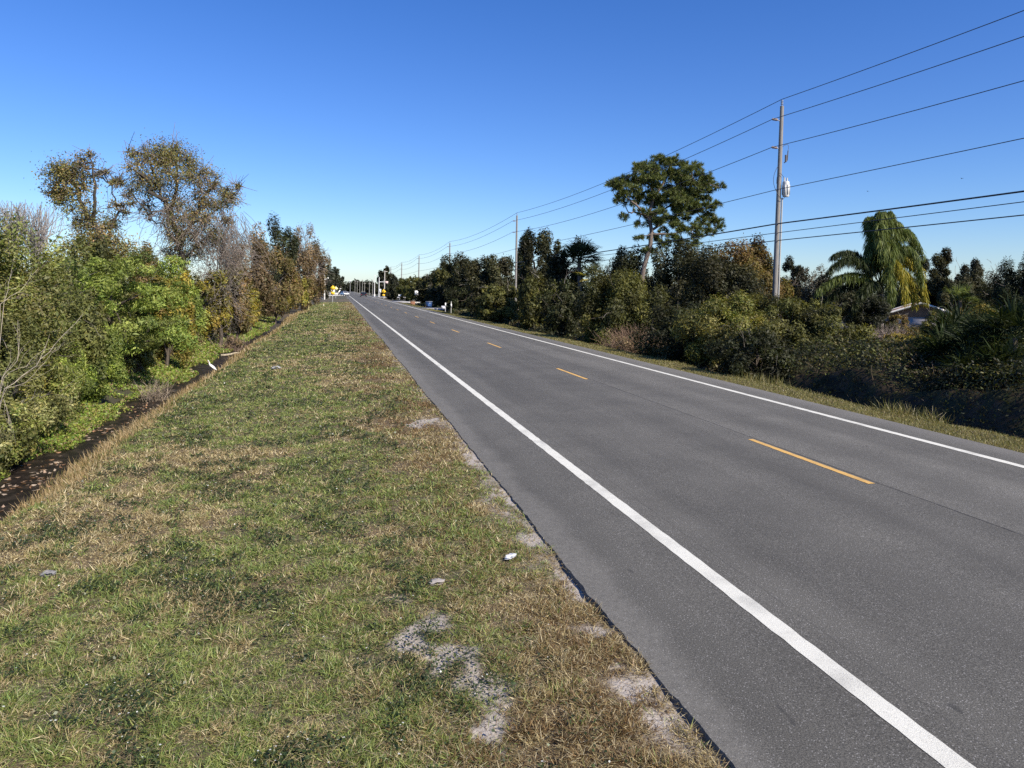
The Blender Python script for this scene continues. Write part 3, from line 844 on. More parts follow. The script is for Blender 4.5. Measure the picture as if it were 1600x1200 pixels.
vine_tree('gnarled_tree', 'large gnarled tree with rusty vines and bare grey limbs, right of the pair', 40, (288, 470),
          [([(286, 480, 0), (285, 420, 0), (280, 380, 0), (265, 335, 0), (245, 300, -.5), (215, 270, -.8)], .22), ([(282, 390, 0), (300, 345, .4), (325, 300, .6), (345, 275, .8)], .10), ([(268, 340, 0), (275, 290, .4), (278, 240, .4)], .11), ([(262, 330, 0), (230, 330, -.5), (205, 300, -.5), (190, 285, -.5)], .045), ([(300, 350, .4), (335, 330, .2), (365, 310, .2), (378, 285, .2)], .05), ([(255, 315, -.3), (240, 270, 0), (225, 240, 0)], .08), ([(284, 410, 0), (315, 375, -.5), (350, 350, -.5)], .06), ([(280, 385, 0), (255, 350, .5), (235, 345, .5)], .06)],
          [(230, 250, 16, 0), (212, 262, 14, -.5), (250, 240, 14, .3), (268, 236, 15, .4), (280, 252, 16, .4), (262, 262, 17, 0), (242, 275, 17, 0), (222, 285, 15, -.4), (292, 258, 10, .4), (210, 240, 8, 0), (300, 275, 11, .5), (285, 280, 13, 0), (262, 292, 14, 0), (322, 268, 12, .6), (310, 285, 10, .5), (335, 290, 13, .7), (350, 300, 11, .7), (312, 305, 13, .2), (340, 320, 13, 0), (362, 312, 9, .2), (372, 292, 5, .2), (190, 285, 6, -.5), (182, 282, 6, -.5), (198, 305, 7, -.5), (275, 320, 12, 0), (300, 330, 13, 0), (232, 330, 8, .5), (225, 320, 6, 0), (322, 345, 14, -.3), (355, 340, 9, -.3), (280, 350, 14, 0), (275, 375, 13, 0), (330, 372, 13, -.5), (300, 365, 13, 0), (262, 340, 9, 0), (290, 395, 12, .3), (310, 390, 13, -.3), (265, 395, 9, .3), (345, 320, 10, .3), (250, 255, 10, 0), (240, 300, 10, .3), (320, 320, 9, .2)],
          'rust', 12500, .125, .3, DARKBARK, 520, 1.1, hang=[(255, 300, 300, 440, 130), (300, 330, 385, 460, 260), (215, 325, 260, 360, 30)])

# pale bare twigs reaching in from the left edge
def bare_shrub(name, label, base, stems, col):
    b0 = np.array(base); z0 = float(zg(b0[0], b0[1])); b0[2] = z0
    root = tag(empty(name, b0), label, 'shrub')
    mb = MB()
    for (pts, Y, r) in stems:
        P_ = np.array([at(x, y, Y) for x, y in pts]); P_ = np.vstack([[b0 + np.array([.1, 0, .0])], P_]) if True else P_
        r = r * .48; t = np.linspace(0, len(P_) - 1, len(P_) * 3); Q = np.stack([np.interp(t, np.arange(len(P_)), P_[:, k]) for k in range(3)], 1)
        Q[1:-1] += rng.normal(0, .012, Q[1:-1].shape)
        mb.tube(Q, np.linspace(r, r * .35, len(Q)), 5, col)
        for q in range(2, len(Q) - 1):
            if rng.random() < .6:
                d = nrm(Q[q] - Q[q - 1] + rng.normal(0, .45, 3) * np.linalg.norm(Q[q] - Q[q - 1])); L = .25 + .35 * rng.random()
                mb.tube([Q[q], Q[q] + d * L * .5 + rng.normal(0, .02, 3), Q[q] + d * L], [r * .45, r * .3, r * .15], 3, col, cap=False)
    mb.build('stems', M_BARK, root, origin=b0)
    return root


bare_shrub('bare_shrub', 'leafless shrub of pale arching stems at the left edge above the ditch', at(-30, 640, 12.8),
           [([(0, 612), (50, 580), (80, 545), (130, 490)], 12.8, .017), ([(0, 592), (30, 560), (28, 500)], 12.6, .013), ([(0, 590), (45, 567), (72, 540)], 13, .012), ([(0, 476), (30, 455), (60, 420)], 13.2, .012), ([(5, 478), (15, 440), (18, 420)], 13.2, .010), ([(2, 620), (10, 640), (16, 665)], 12.6, .010), ([(0, 610), (40, 598), (75, 560), (95, 540)], 12.5, .010)], (.42, .36, .28))
# dead brown brush clump beside the ditch
def brush_clump(name, label, px, py, Y, hw, hh, col, nn, leafpal=None, r=.006):
    a = at(px, py, Y); z0 = float(zg(a[0], Y)); org = np.array([a[0], Y, z0])
    root = tag(empty(name, org), label, 'brush')
    dist = Y * math.cos(YAW) + a[0] * math.sin(YAW); w = hw / F_PX * dist; h = hh / F_PX * dist
    mb = MB()
    for _ in range(nn):
        p0 = org + np.array([rng.normal(0, w * .4), rng.normal(0, w * .4), 0])
        d = nrm(np.array([rng.normal(0, .45), rng.normal(0, .45), 1])); L = h * (.5 + .6 * rng.random())
        mb.tube([p0, p0 + d * L * .5, p0 + nrm(d + rng.normal(0, .3, 3)) * L], [r, r * .8, r * .4], 3, np.array(col) * (.6 + .8 * rng.random()), cap=False)
    mb.build('stems', M_BARK, root, origin=org)
    if leafpal:
        m2 = MB(); cen, rad = clumps_in(org + np.array([0, 0, h * .5]), np.array([w, w, h * .5]), 10, .4)
        crown_leaves(m2, cen, rad, leafpal[1], leafpal[2], PAL[leafpal[0]], org, shell=.2); m2.build('leaf_mass', M_LEAF, root, origin=org)['kind'] = 'stuff'
    return root


brush_clump('brush_clump', 'dead brown brush clump lying beside the ditch beyond the egret', 365, 535, 44, 15, 26, (.22, .16, .12), 260, ('brown', 900, .09), .012)
brush_clump('brush_clump', 'small grey dead brush clump on the bank before the egret', 245, 600, 25, 18, 42, (.26, .21, .16), 150, None, .007)
# fine grey trees far behind the left thicket
for k, (px, top, hw, lab) in enumerate([(18, 312, 26, 'pale leafless tree far behind the thicket at the left edge'), (58, 318, 26, 'pale leafless tree far behind the thicket, second from the left edge')]):
    a = at(px, 440, 75); z0 = float(zg(a[0], 75)); org = np.array([a[0], 75, z0])
    root = tag(empty('bare_tree', org), lab, 'tree'); zt = at(px, top, 75)[2]
    mb = MB(); mb.tube(curve_pts(org, [a[0], 75, z0 + (zt - z0) * .55], 6), np.linspace(.16, .09, 6), 6, GREYBARK)
    for q in range(120):
        p0 = np.array([a[0], 75, z0 + (zt - z0) * (.3 + .3 * rng.random())]); e = np.array([a[0] + rng.normal(0, 1.1), 75 + rng.normal(0, 1.2), zt - abs(rng.normal(0, .9))])
        mb.tube(curve_pts(p0, e, 5, 0, .06), np.linspace(.045, .018, 5), 3, np.array((.30, .27, .25)) * (.7 + .5 * rng.random()), cap=False)
    mb.build('limbs', M_BARK, root, origin=org)

# ---- right side plants
R_ = [
    ('tree', 'tree', 'grey green tree behind the white sign far down on the right', 655, 175, 427, 16, 'olive', 7000, .36),
    ('tree', 'tree', 'rounded dark tree left of the blue bin', 672, 150, 424, 18, 'oak', 8000, .32),
    ('oak_tree', 'tree', 'dark oak behind the pole second farthest of the clear four', 690, 165, 404, 20, 'oak', 8000, .34),
    ('shrub', 'shrub', 'yellow green tree top right above the blue bin', 697, 135, 415, 20, 'olive', 9000, .28),
    ('oak_tree', 'tree', 'broad dark oak above the two white marker posts', 725, 118, 396, 30, 'oak', 12000, .25),
    ('oak_tree', 'tree', 'wide grey green oak with flat top left of the second pole', 765, 104, 393, 32, 'oak', 13000, .22),
    ('evergreen_tree', 'tree', 'ragged dark evergreen directly behind the second pole', 818, 108, 358, 14, 'sprucy', 8000, .22),
    ('oak_tree', 'tree', 'grey green oak right of the second pole', 843, 88, 366, 30, 'oak', 13000, .2),
    ('oak_tree', 'tree', 'dark oak just left of the fan leaved palm', 880, 78, 374, 26, 'oak', 12000, .18),
    ('cedar_bush', 'bush', 'sunlit yellow green cedar bush at the foot of the second pole', 838, 72, 418, 24, 'olive', 12000, .15),
    ('shrub', 'shrub', 'olive bush between the marker posts and the cedar bush', 775, 86, 438, 32, 'olive', 11000, .18),
    ('shrub', 'shrub', 'low dark bush behind the two marker posts', 728, 106, 440, 26, 'dark', 9000, .22),
    ('shrub', 'shrub', 'dark bush overhanging the blue bin', 690, 125, 440, 20, 'dark', 8000, .26),
    ('shrub', 'shrub', 'dark bush in shadow between cedar bush and fan palm', 880, 60, 425, 30, 'dark', 12000, .14),
    ('willow_bush', 'bush', 'feathery yellow green bush right below the fan leaved palm', 962, 46, 416, 48, 'olive', 20000, .11),
    ('oak_tree', 'tree', 'dark oak crowding the foot of the tall pine', 975, 64, 388, 36, 'dark', 13000, .15),
    ('oak_tree', 'tree', 'dark oak right behind the leaning pine trunk', 1060, 52, 375, 46, 'oak', 17000, .13),
    ('oak_tree', 'tree', 'dense dark oak left of the transformer pole', 1120, 43, 388, 62, 'oak', 24000, .105),
    ('tree', 'tree', 'rounded brown leaved tree right behind the dense dark oak', 1165, 53, 368, 44, 'rust', 15000, .13),
    ('shrub', 'shrub', 'dark vine covered shrub at the ditch right of the dry reeds', 1062, 35, 470, 52, 'dark', 17000, .09),
    ('shrub', 'shrub', 'mixed green shrub left of the foot of the transformer pole', 1140, 31, 455, 56, 'mixed', 19000, .085),
    ('shrub', 'shrub', 'yellow flecked olive shrub hiding the foot of the transformer pole', 1225, 30, 455, 48, 'olive', 16000, .085),
    ('shrub', 'shrub', 'olive shrub between the transformer pole and the drooping palm', 1290, 29, 478, 46, 'olive', 14000, .085),
    ('shrub', 'shrub', 'dark shrub mound at the ditch below the transformer pole', 1185, 26, 505, 50, 'dark', 15000, .08),
    ('tree', 'tree', 'dark distant tree right beside the transformer pole', 1240, 120, 408, 22, 'far', 8000, .26),
    ('tree', 'tree', 'reddish grey distant tree between pole and drooping palm', 1275, 115, 414, 24, 'grey', 7000, .25),
    ('tree', 'tree', 'low grey distant tree behind the left fronds of the drooping palm', 1320, 110, 425, 30, 'far', 8000, .25),
    ('cypress_tree', 'tree', 'tall open crowned grey green tree right of the drooping palm', 1492, 78, 384, 36, 'oak', 11000, .17),
    ('tree', 'tree', 'dark rounded tree below the tall open crowned one', 1470, 84, 425, 46, 'oak', 14000, .18),
    ('tree', 'tree', 'pale grey thin tree second from the right edge', 1550, 86, 402, 26, 'grey', 7000, .17),
    ('pine_tree', 'tree', 'dark dense tree at the right edge of the photo', 1598, 60, 398, 30, 'sprucy', 14000, .13),
    ('tree', 'tree', 'dark shadowed tree low at the right edge behind the yellow vine', 1575, 66, 440, 40, 'dark', 13000, .14),
    ('shrub', 'shrub', 'dark bush hiding the trunk of the drooping palm', 1362, 43.5, 462, 26, 'dark', 9000, .1),
    ('shrub', 'shrub', 'grey brown bush right of the drooping palm trunk, before the brown roofed house', 1398, 46, 492, 24, 'rust', 7000, .1),
    ('shrub', 'shrub', 'low dark bush far left behind the drooping palm', 1330, 70, 455, 34, 'oak', 9000, .16),
    ('tree', 'tree', 'dark bushy tree right behind the brown roofed house', 1440, 100, 440, 40, 'far', 9000, .22),
    ('vine_shrub', 'shrub', 'bright yellow leaved vine shrub right of the houses', 1532, 34, 482, 42, 'yellow', 11000, .09),
    ('shrub', 'shrub', 'mixed green shrub standing in front of the low white shed', 1466, 47, 488, 24, 'mixed', 8000, .13),
    ('shrub', 'shrub', 'vine covered mound below the houses', 1430, 27, 522, 60, 'yellow', 15000, .08),
]
for nm, ct, lab, px, Y, top, hw, pal, nn, lf in R_:
    if Y < 190 and hw < 60: hw = hw * 1.28
    if 740 < px < 900 and px != 818 and Y < 190: Y *= .82
    elif 900 <= px < 1190: Y *= .90
    plant(nm, ct, lab, px, Y, top, hw, pal, nn, lf, K=max(16, min(40, nn // 450)), base_frac=0, frac=.26 if nm == 'cypress_tree' else .34, tw=30 if pal in ('grey', 'rust') else 6, tw_len=1.2, tint=.32)
brush_clump('dry_reeds', 'reddish brown dry reed clump at the ditch below the pine', 990, 520, 36.5, 36, 62, (.19, .125, .085), 900, ('brown', 1500, .10), .011)
brush_clump('dry_reeds', 'small tan dry fern clump low in the shaded ditch', 1160, 555, 25, 20, 30, (.2, .13, .06), 260, ('brown', 700, .08), .007)
brush_clump('dry_reeds', 'greyish dead brush clump at the foot of the drooping palm', 1385, 505, 42, 30, 40, (.24, .19, .165), 500, None, .010)
brush_clump('dry_reeds', 'pale grey weed clump at the foot of the cedar bush', 808, 490, 78, 12, 30, (.28, .25, .22), 260, None, .018)
brush_clump('weed_stalk', 'pale dry weed stalks standing in the far grass strip before the shaded bank', 1462, 648, 14.6, 6, 34, (.42, .36, .24), 7, None, .006)
# far tree line across the end of the road
FT = [(546, 700, 441, 12, 'dark far tree where the road meets the sky'), (562, 640, 437, 13, 'far tree behind the row of pale poles, nearer the road end'), (578, 560, 440, 12, 'far brownish tree behind the row of pale poles, farther from the road end'), (600, 300, 417, 13, 'tall rounded dark tree behind the yellow diamond sign'), (617, 300, 425, 15, 'wide flat dark tree right behind the tall rounded one'), (632, 235, 436, 14, 'bushy green tree right of the mailbox'), (612, 245, 441, 12, 'bushy green tree behind the mailbox'), (586, 420, 445, 8, 'small dark tree left of the yellow diamond sign'), (642, 205, 434, 12, 'olive bushy tree left of the white sign')]
for k, (px, Y, top, hw, lab) in enumerate(FT):
    plant('tree', 'tree', lab, px, Y, top, hw, 'far' if k not in (5, 8) else 'olive', 5000, Y * .0022, K=16, tint=.25)

# undergrowth (stuff): leaf tangle over the banks on either side
def undergrowth(name, label, xfun, hfun, nn, y0, y1, power, pal_mix, lsz, kcol=1.0):
    X, Y = sample_verge(nn, 0, 1, y0, y1, power)
    X = xfun(X, Y)
    hgt = hfun(X, Y); k = hgt > .02; X, Y, hgt = X[k], Y[k], hgt[k]; nn = len(X)
    e = .15
    gx = (hfun(X + e, Y) - hfun(X - e, Y)) / (2 * e) + (zg(X + e, Y) - zg(X - e, Y)) / (2 * e)
    gy = (hfun(X, Y + e) - hfun(X, Y - e)) / (2 * e)
    nv = nrm(np.stack([-gx, -gy, np.ones(nn)], 1) + rng.normal(0, .75, (nn, 3)))
    u = rng.normal(0, 1, (nn, 3)); u = nrm(u - nv * (u * nv).sum(1, keepdims=True)); s = np.cross(nv, u)
    pos = np.stack([X, Y, zg(X, Y) + hgt * (1 - .45 * rng.random(nn) ** 2) + rng.normal(0, .04, nn)], 1)
    sel = fbm(X * .55, Y * .4, 121) + rng.normal(0, .06, nn)
    col = np.zeros((nn, 3)); th = np.linspace(.3, .7, len(pal_mix) + 1)[1:-1]
    which = np.digitize(sel, th)
    for q, p in enumerate(pal_mix):
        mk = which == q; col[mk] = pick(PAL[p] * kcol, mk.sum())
    L = lsz * (.6 + .8 * rng.random(nn)) * np.maximum(1, Y / 16) ** .8
    mb = MB()
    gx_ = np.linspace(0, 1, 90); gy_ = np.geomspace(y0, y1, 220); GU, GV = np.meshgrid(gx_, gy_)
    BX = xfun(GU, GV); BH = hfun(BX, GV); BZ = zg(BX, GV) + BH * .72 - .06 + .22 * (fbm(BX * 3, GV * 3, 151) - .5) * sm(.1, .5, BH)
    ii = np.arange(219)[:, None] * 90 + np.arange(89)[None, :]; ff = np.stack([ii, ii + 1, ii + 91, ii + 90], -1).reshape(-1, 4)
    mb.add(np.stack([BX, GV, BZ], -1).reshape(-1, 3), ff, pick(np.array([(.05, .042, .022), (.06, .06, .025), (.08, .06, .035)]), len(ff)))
    mb.leaves(pos, u, s, L, L * .45, col, rng.normal(0, .15, nn))
    # thin stems poking out
    for q in rng.choice(nn, 900, replace=False):
        p0 = pos[q] - np.array([0, 0, .2]); d = nrm(nv[q] * .5 + np.array([0, 0, .8]) + rng.normal(0, .35, 3)); LL = .2 + .5 * rng.random()
        mb.tube([p0, p0 + d * LL * .6, p0 + d * LL + rng.normal(0, .06, 3)], Y[q] * .00028, 3, np.array((.24, .19, .14)) * (.5 + .8 * rng.random()), cap=False)
    return tag(mb.build(name, M_LEAF), label, 'undergrowth', kind='stuff')


def lx(t, Y):
    return -6.0 + crest_shift(Y) - t ** 1.2 * 8


def lh(X, Y):
    d = -(X - crest_shift(Y)) - 6.8 + 1.0 * (fbm(Y * .35, X * .2, 131) - .5)
    return (.35 * sm(0, .8, d) + .65 * sm(.3, 4.0, d)) * (1.2 + 1.9 * fbm(X * .5, Y * .35, 132)) + sm(0, .5, d) * .28 * fbm(X * 2, Y * 2, 133)


undergrowth('undergrowth', 'tangled brown and green brush covering the left ditch bank', lx, lh, 460000, 8, 130, 1.4, ['bright', 'mixed', 'brown', 'brown', 'mixed', 'brown'], .07)


def rx_(t, Y):
    return 13.6 + t ** 1.25 * 22


def rh(X, Y):
    d = X - 14.1 + 1.1 * (fbm(Y * .3, X * .15, 141) - .5)
    tall = .95 + 1.1 * sm(34, 14, Y)  # kept tall at the near end, on past the view, to shade the bank
    return sm(0, 1.3, d) * tall * (.72 + .5 * fbm(X * .45, Y * .4, 142)) * (1 - .55 * sm(20, 32, X)) + sm(0, .6, d) * .25 * fbm(X * 2, Y * 2, 143)


undergrowth('undergrowth', 'dark shaded brush filling the ditch bank right of the road', rx_, rh, 420000, 4, 150, 1.3, ['dark', 'oak', 'mixed', 'dark', 'olive', 'brown'], .085, .52)  # last factor dims the leaf colours, deepening the bank's shade
# distant woods that read as one mass
def woods(name, label, x0, x1, y0, y1, h, nn, leaf, pal):
    K = 160
    cx = x0 + (x1 - x0) * rng.random(K); cy = y0 + (y1 - y0) * rng.random(K)
    hh = h * (.55 + .5 * rng.random(K))
    cen = np.stack([cx, cy, hh * .55], 1); rad = np.stack([h * .45 * (.6 + .6 * rng.random(K))] * 2 + [hh * .5], 1)
    mb = MB(); crown_leaves(mb, cen, rad, nn, leaf, PAL[pal], np.array([0, 0, -50.0]), tint=.3)
    return tag(mb.build(name, M_LEAF), label, 'woods', kind='stuff')


woods('distant_woods', 'dark distant woods closing the far end of the road', -120, 160, 760, 900, 12, 26000, 1.6, 'far')
woods('distant_woods', 'dark woods far behind the houses on the right', 60, 190, 120, 180, 6.5, 60000, .42, 'far')
woods('distant_woods', 'woods far behind the thicket on the left', -120, -26, 95, 260, 6.5, 24000, .4, 'oak')
woods('distant_woods', 'dark woods behind the trees lining the right side', 26, 60, 90, 420, 7, 60000, .4, 'far')

# ------------------------------------------------------------------ pine
def pine(label, Y, trunk_px, limbs, tufts, r_tuft):
    pts = np.array([at(x, y, Y) for x, y in trunk_px]); z0 = float(zg(pts[0, 0], Y)); pts[0, 2] = z0 - .1
    org = np.array([pts[0, 0], Y, z0]); root = tag(empty('pine_tree', org), label, 'tree')
    t = np.linspace(0, len(pts) - 1, len(pts) * 4)
    Q = np.stack([np.interp(t, np.arange(len(pts)), pts[:, k]) for k in range(3)], 1)
    tb = MB(); tb.tube(Q, np.linspace(.21, .08, len(Q)), 9, (.15, .12, .10))
    ends = []
    for L in limbs:
        P_ = np.array([at(x, y, Y + d) for x, y, d in L]); t = np.linspace(0, len(P_) - 1, len(P_) * 3)
        S = np.stack([np.interp(t, np.arange(len(P_)), P_[:, k]) for k in range(3)], 1); S[1:-1] += rng.normal(0, .05, S[1:-1].shape)
        tb.tube(S, np.linspace(.11, .035, len(S)), 6, (.15, .115, .095)); ends.append(S)
    al = np.vstack(ends + [Q[len(Q) // 2:]])
    mb = MB()
    tufts = list(tufts)
    while len(tufts) < 150:
        x, y = rng.normal(1046, 40), rng.normal(300, 34)
        if ((x - 1044) / 84) ** 2 + ((y - 300) / 52) ** 2 < 1 and not (x < 1000 and y > 320): tufts.append((x, y, 7, rng.normal(0, .8)))
    for x, y, rp, d in tufts:
        c0 = at(x, y, Y + d); rm = rp / F_PX * Y * 1.1
        q0 = al[np.argmin(np.linalg.norm(al - c0, axis=1))]
        tb.tube(curve_pts(q0, c0, 5, 0, .06), np.linspace(.05, .02, 5), 4, (.14, .11, .09), cap=False)
        nt_ = 26 if rp > 7 else 12
        for _ in range(nt_):
            c = c0 + np.array([1, 1, .6]) * rng.normal(0, .5, 3) * rm
            nn = 38
            base_d = nrm((c - c0) * .7 + np.array([0, 0, .45 * rm]) + rng.normal(0, .2 * rm, 3))
            u = nrm(rng.normal(0, .75, (nn, 3)) + base_d); L = .27 + .14 * rng.random(nn)
            s = nrm(np.cross(u, rng.normal(0, 1, (nn, 3))))
            cl = np.array([(.095, .125, .03), (.13, .155, .038), (.06, .085, .026), (.17, .185, .052)])
            mb.leaves(c + u * L[:, None] * .5, u, s, L, np.full(nn, .036), pick(cl, nn) * (.8 + .4 * rng.random()))
            if rng.random() < .5:
                tb.tube([c0, (c0 + c) / 2 + rng.normal(0, .05, 3), c], [.025, .02, .012], 3, (.13, .10, .08), cap=False)
    tb.build('trunk', M_BARK, root, origin=org)
    mb.build('crown', M_NEEDLE, root, origin=org)


pine('tall lone pine with leaning trunk and flat topped crown above the thicket', 55,
     [(1000, 470), (1004, 424), (1016, 385), (1018, 360), (1013, 335), (1022, 310), (1040, 280), (1050, 255)],
     [[(1012, 340, 0), (1000, 325, -.4), (980, 310, -.6), (965, 295, -.6)], [(1018, 360, 0), (1045, 340, .5), (1075, 337, .8), (1105, 325, .6)], [(1022, 310, 0), (1050, 300, -.6), (1085, 285, -.8)], [(1014, 340, 0), (1040, 325, .6), (1075, 305, 1)], [(1022, 312, 0), (1015, 290, .5), (1005, 270, .5)], [(1017, 365, 0), (1050, 365, -.5), (1080, 358, -.6)], [(1012, 336, 0), (990, 330, .4), (978, 335, .4)], [(1105, 330, .6), (1120, 345, .5)]],
     [(1045, 256, 16, 0), (1030, 250, 13, .4), (1062, 258, 14, -.4), (1018, 262, 14, .5), (1002, 262, 12, .4), (1078, 266, 13, -.5), (1092, 272, 11, -.8), (1103, 280, 8, -.8), (1050, 275, 16, .6), (1030, 275, 15, -.6), (1068, 282, 14, .8), (1010, 280, 14, -.4), (990, 280, 12, -.4), (975, 285, 11, -.6), (962, 292, 9, -.6), (960, 285, 8, -.5), (990, 296, 10, -.8), (1088, 290, 13, -.8), (1100, 292, 9, -.6), (1042, 296, 12, .7), (1060, 305, 11, 1), (1078, 310, 10, 1), (972, 302, 8, -.6), (966, 312, 5, -.6), (975, 340, 6, .4), (1000, 305, 9, .3), (1100, 312, 9, .6), (1092, 328, 8, .7), (1106, 338, 10, .6), (1118, 347, 10, .5), (1124, 356, 7, .4), (1098, 348, 11, .3), (1083, 355, 11, -.4), (1110, 362, 9, .2), (1072, 342, 6, .7), (1068, 360, 9, -.5), (1090, 368, 9, -.3), (1055, 352, 8, -.5), (1038, 360, 6, .5), (1030, 330, 7, .4), (1000, 350, 7, .3), (1052, 372, 8, -.5), (1025, 318, 8, .3), (1040, 314, 8, -.4), (1056, 324, 8, .5), (1030, 345, 7, -.4), (1045, 343, 7, .2), (1062, 333, 7, -.3), (1078, 325, 7, .4), (1004, 330, 7, -.3), (1022, 372, 8, .4), (1036, 382, 9, -.3), (1012, 392, 8, .3), (1000, 372, 7, -.4), (1065, 380, 9, .5), (1085, 382, 9, -.4), (990, 318, 7, .3), (1112, 325, 7, .5)], .5)


# ------------------------------------------------------------------ palms


def feather_palm(label, Y, crown_px, fronds):
    c0 = at(crown_px[0], crown_px[1], Y); z0 = float(zg(c0[0], Y)); org = np.array([c0[0], Y, z0])
    root = tag(empty('feather_palm', org), label, 'palm')
    tb = MB(); tb.tube([[c0[0], Y, z0 - .1], [c0[0] + .05, Y, (z0 + c0[2]) / 2], c0], [.24, .2, .22], 10, (.19, .165, .14))
    tb.tube([c0 - np.array([0, 0, .5]), c0 + np.array([0, 0, .5])], [.26, .14], 10, (.16, .14, .06))
    tb.build('trunk', M_BARK, root, origin=org)
    for (mx_, my_, ex, ey, dm, de, pal) in fronds:
        P_ = arc(c0, at(mx_, my_, Y + dm), at(ex, ey, Y + de), 46)
        mb = MB(); mb.tube(P_[::3], np.linspace(.035, .01, len(P_[::3])), 4, (.16, .15, .05))
        T = nrm(np.gradient(P_, axis=0))
        for sgn in (-1, 1):
            for rep in range(7):
                i = rng.integers(7, 46, 60); t = i / 45.0
                side = nrm(np.cross(T[i], np.array([[0, 0, 1.0]])) + rng.normal(0, .25, (60, 3))) * sgn
                d0 = nrm(side * .55 + T[i] * .55 + np.array([0, 0, .0]) + rng.normal(0, .18, (60, 3)))
                L = (.75 + .35 * rng.random(60)) * (1 - .45 * t ** 2) * np.clip(t * 4, .3, 1)
                pa = P_[i]; pb = pa + d0 * (L * .42)[:, None]; d1 = nrm(d0 * .35 + np.array([0, 0, -1.0]) + rng.normal(0, .12, (60, 3))); 
                colr = pick(pal, 60)
                s1 = nrm(np.cross(d0, rng.normal(0, 1, (60, 3)))); s2 = nrm(np.cross(d1, rng.normal(0, 1, (60, 3))))
                mb.leaves((pa + pb) / 2, d0, s1, L * .5, np.full(60, .042), colr)
                pc = pb + d1 * (L * .75)[:, None]
                mb.leaves((pb + pc) / 2, d1, s2, L * .8, np.full(60, .042), colr)
        mb.build('frond', M_PALM, root, origin=org)


PG = np.array([(.10, .14, .034), (.135, .17, .042), (.18, .21, .06), (.075, .10, .028)])
PY = np.array([(.36, .31, .04), (.28, .27, .04), (.20, .21, .045), (.42, .34, .06)])
PD = np.array([(.04, .055, .02), (.055, .07, .024), (.03, .042, .016)])
feather_palm('tall drooping feather leaved palm with yellowing lower fronds', 45, (1376, 448),
             [(1350, 330, 1362, 342, .3, .5, PG), (1378, 300, 1372, 380, -.6, -1.0, PG), (1395, 310, 1408, 365, .2, .4, PG), (1412, 300, 1432, 400, .5, .8, PG),
              (1400, 330, 1388, 430, -.9, -1.6, PG), (1375, 330, 1350, 410, -.3, -.5, PG), (1420, 330, 1440, 440, -.6, -1, PG), (1405, 365, 1415, 470, -1.0, -1.5, PY), (1430, 350, 1446, 470, .2, .3, PY), (1392, 400, 1392, 470, -.9, -1.3, PG), (1420, 390, 1430, 475, .6, 1.0, PY),
              (1345, 375, 1302, 400, .3, .6, PD), (1335, 372, 1296, 425, -.4, -.6, PD), (1330, 405, 1278, 455, .1, .2, PG), (1345, 420, 1290, 470, .8, 1.2, PD), (1360, 425, 1335, 480, -.8, -1.2, PD), (1360, 360, 1358, 450, 1.0, 1.6, PD), (1378, 320, 1400, 350, .9, 1.5, PG), (1365, 315, 1358, 360, 1.0, 1.4, PG), (1400, 350, 1425, 420, 1.1, 1.6, PG), (1370, 330, 1380, 400, -.9, -1.4, PG), (1408, 310, 1440, 400, 0, 0, PG), (1385, 290, 1392, 350, .4, .7, PG), (1372, 300, 1378, 345, -.4, -.6, PG)])


def fan(mb, c, d, L, pal, nb=22, droop=.25):
    """one fan leaf: blades radiating around direction d"""
    d = nrm(d); s = nrm(np.cross(d, np.array([0, 0, 1.0])) + rng.normal(0, .15, 3)); s = nrm(s - d * (s @ d)); up_ = np.cross(s, d)
    an = np.linspace(-1.9, 1.9, nb) + rng.normal(0, .05, nb)
    u = nrm(d * np.cos(an)[:, None] + s * np.sin(an)[:, None] + up_ * rng.normal(.12, .08, nb)[:, None])
    Ln = L * (.75 + .25 * np.cos(an * .6)) * (.9 + .2 * rng.random(nb))
    w = nrm(np.cross(u, up_ + rng.normal(0, .5, (nb, 3))))
    col = pick(pal, nb) * (.8 + .4 * rng.random())
    wd = np.full(nb, L * .085)
    mb.leaves(c + u * (Ln * .5)[:, None], u, w, Ln, wd, col)
    u2 = nrm(u + np.array([0, 0, -droop * 2.5])); tip = c + u * (Ln * .92)[:, None]
    mb.leaves(tip + u2 * (Ln * .14)[:, None], u2, w, Ln * .34, wd * .5, col)


def fan_palm(name, label, px, py, Y, n, rad_px, Lpx, pal, trunk=True, yell=0, updir=.25, grounded=False, blade_n=22):
    c0 = at(px, py, Y); dist = Y * math.cos(YAW) + c0[0] * math.sin(YAW)
    z0 = float(zg(c0[0], Y)); org = np.array([c0[0], Y, z0]); root = tag(empty(name, org), label, 'palm')
    if grounded: c0 = np.array([c0[0], Y, z0 + .15])
    tb = MB()
    if trunk: tb.tube([[c0[0], Y, z0 - .1], [c0[0] + .1, Y, (z0 + c0[2]) / 2], c0], [.2, .17, .17], 9, (.15, .125, .10))
    else: tb.tube([org - np.array([0, 0, .1]), c0], [.12, .08], 7, (.12, .09, .06))
    for k in range(n):
        d = nrm(rng.normal(0, 1, 3) + np.array([0, 0, updir * 2])); 
        if d[2] < -.55: d[2] = -d[2] * .3
        R = rad_px / F_PX * dist * (.6 + .5 * rng.random()); e = c0 + d * R * np.array([1, 1, .9])
        tb.tube([c0, (c0 + e) / 2 + np.array([0, 0, .08 * R]), e], [.018, .014, .01], 4, (.10, .11, .035), cap=False)
        mb = MB(); fan(mb, e, nrm(d + np.array([0, 0, -.15])), Lpx / F_PX * dist, PY if k < yell else pal, blade_n)
        mb.build('frond', M_PALM, root, origin=org)
    tb.build('trunk', M_BARK, root, origin=org)


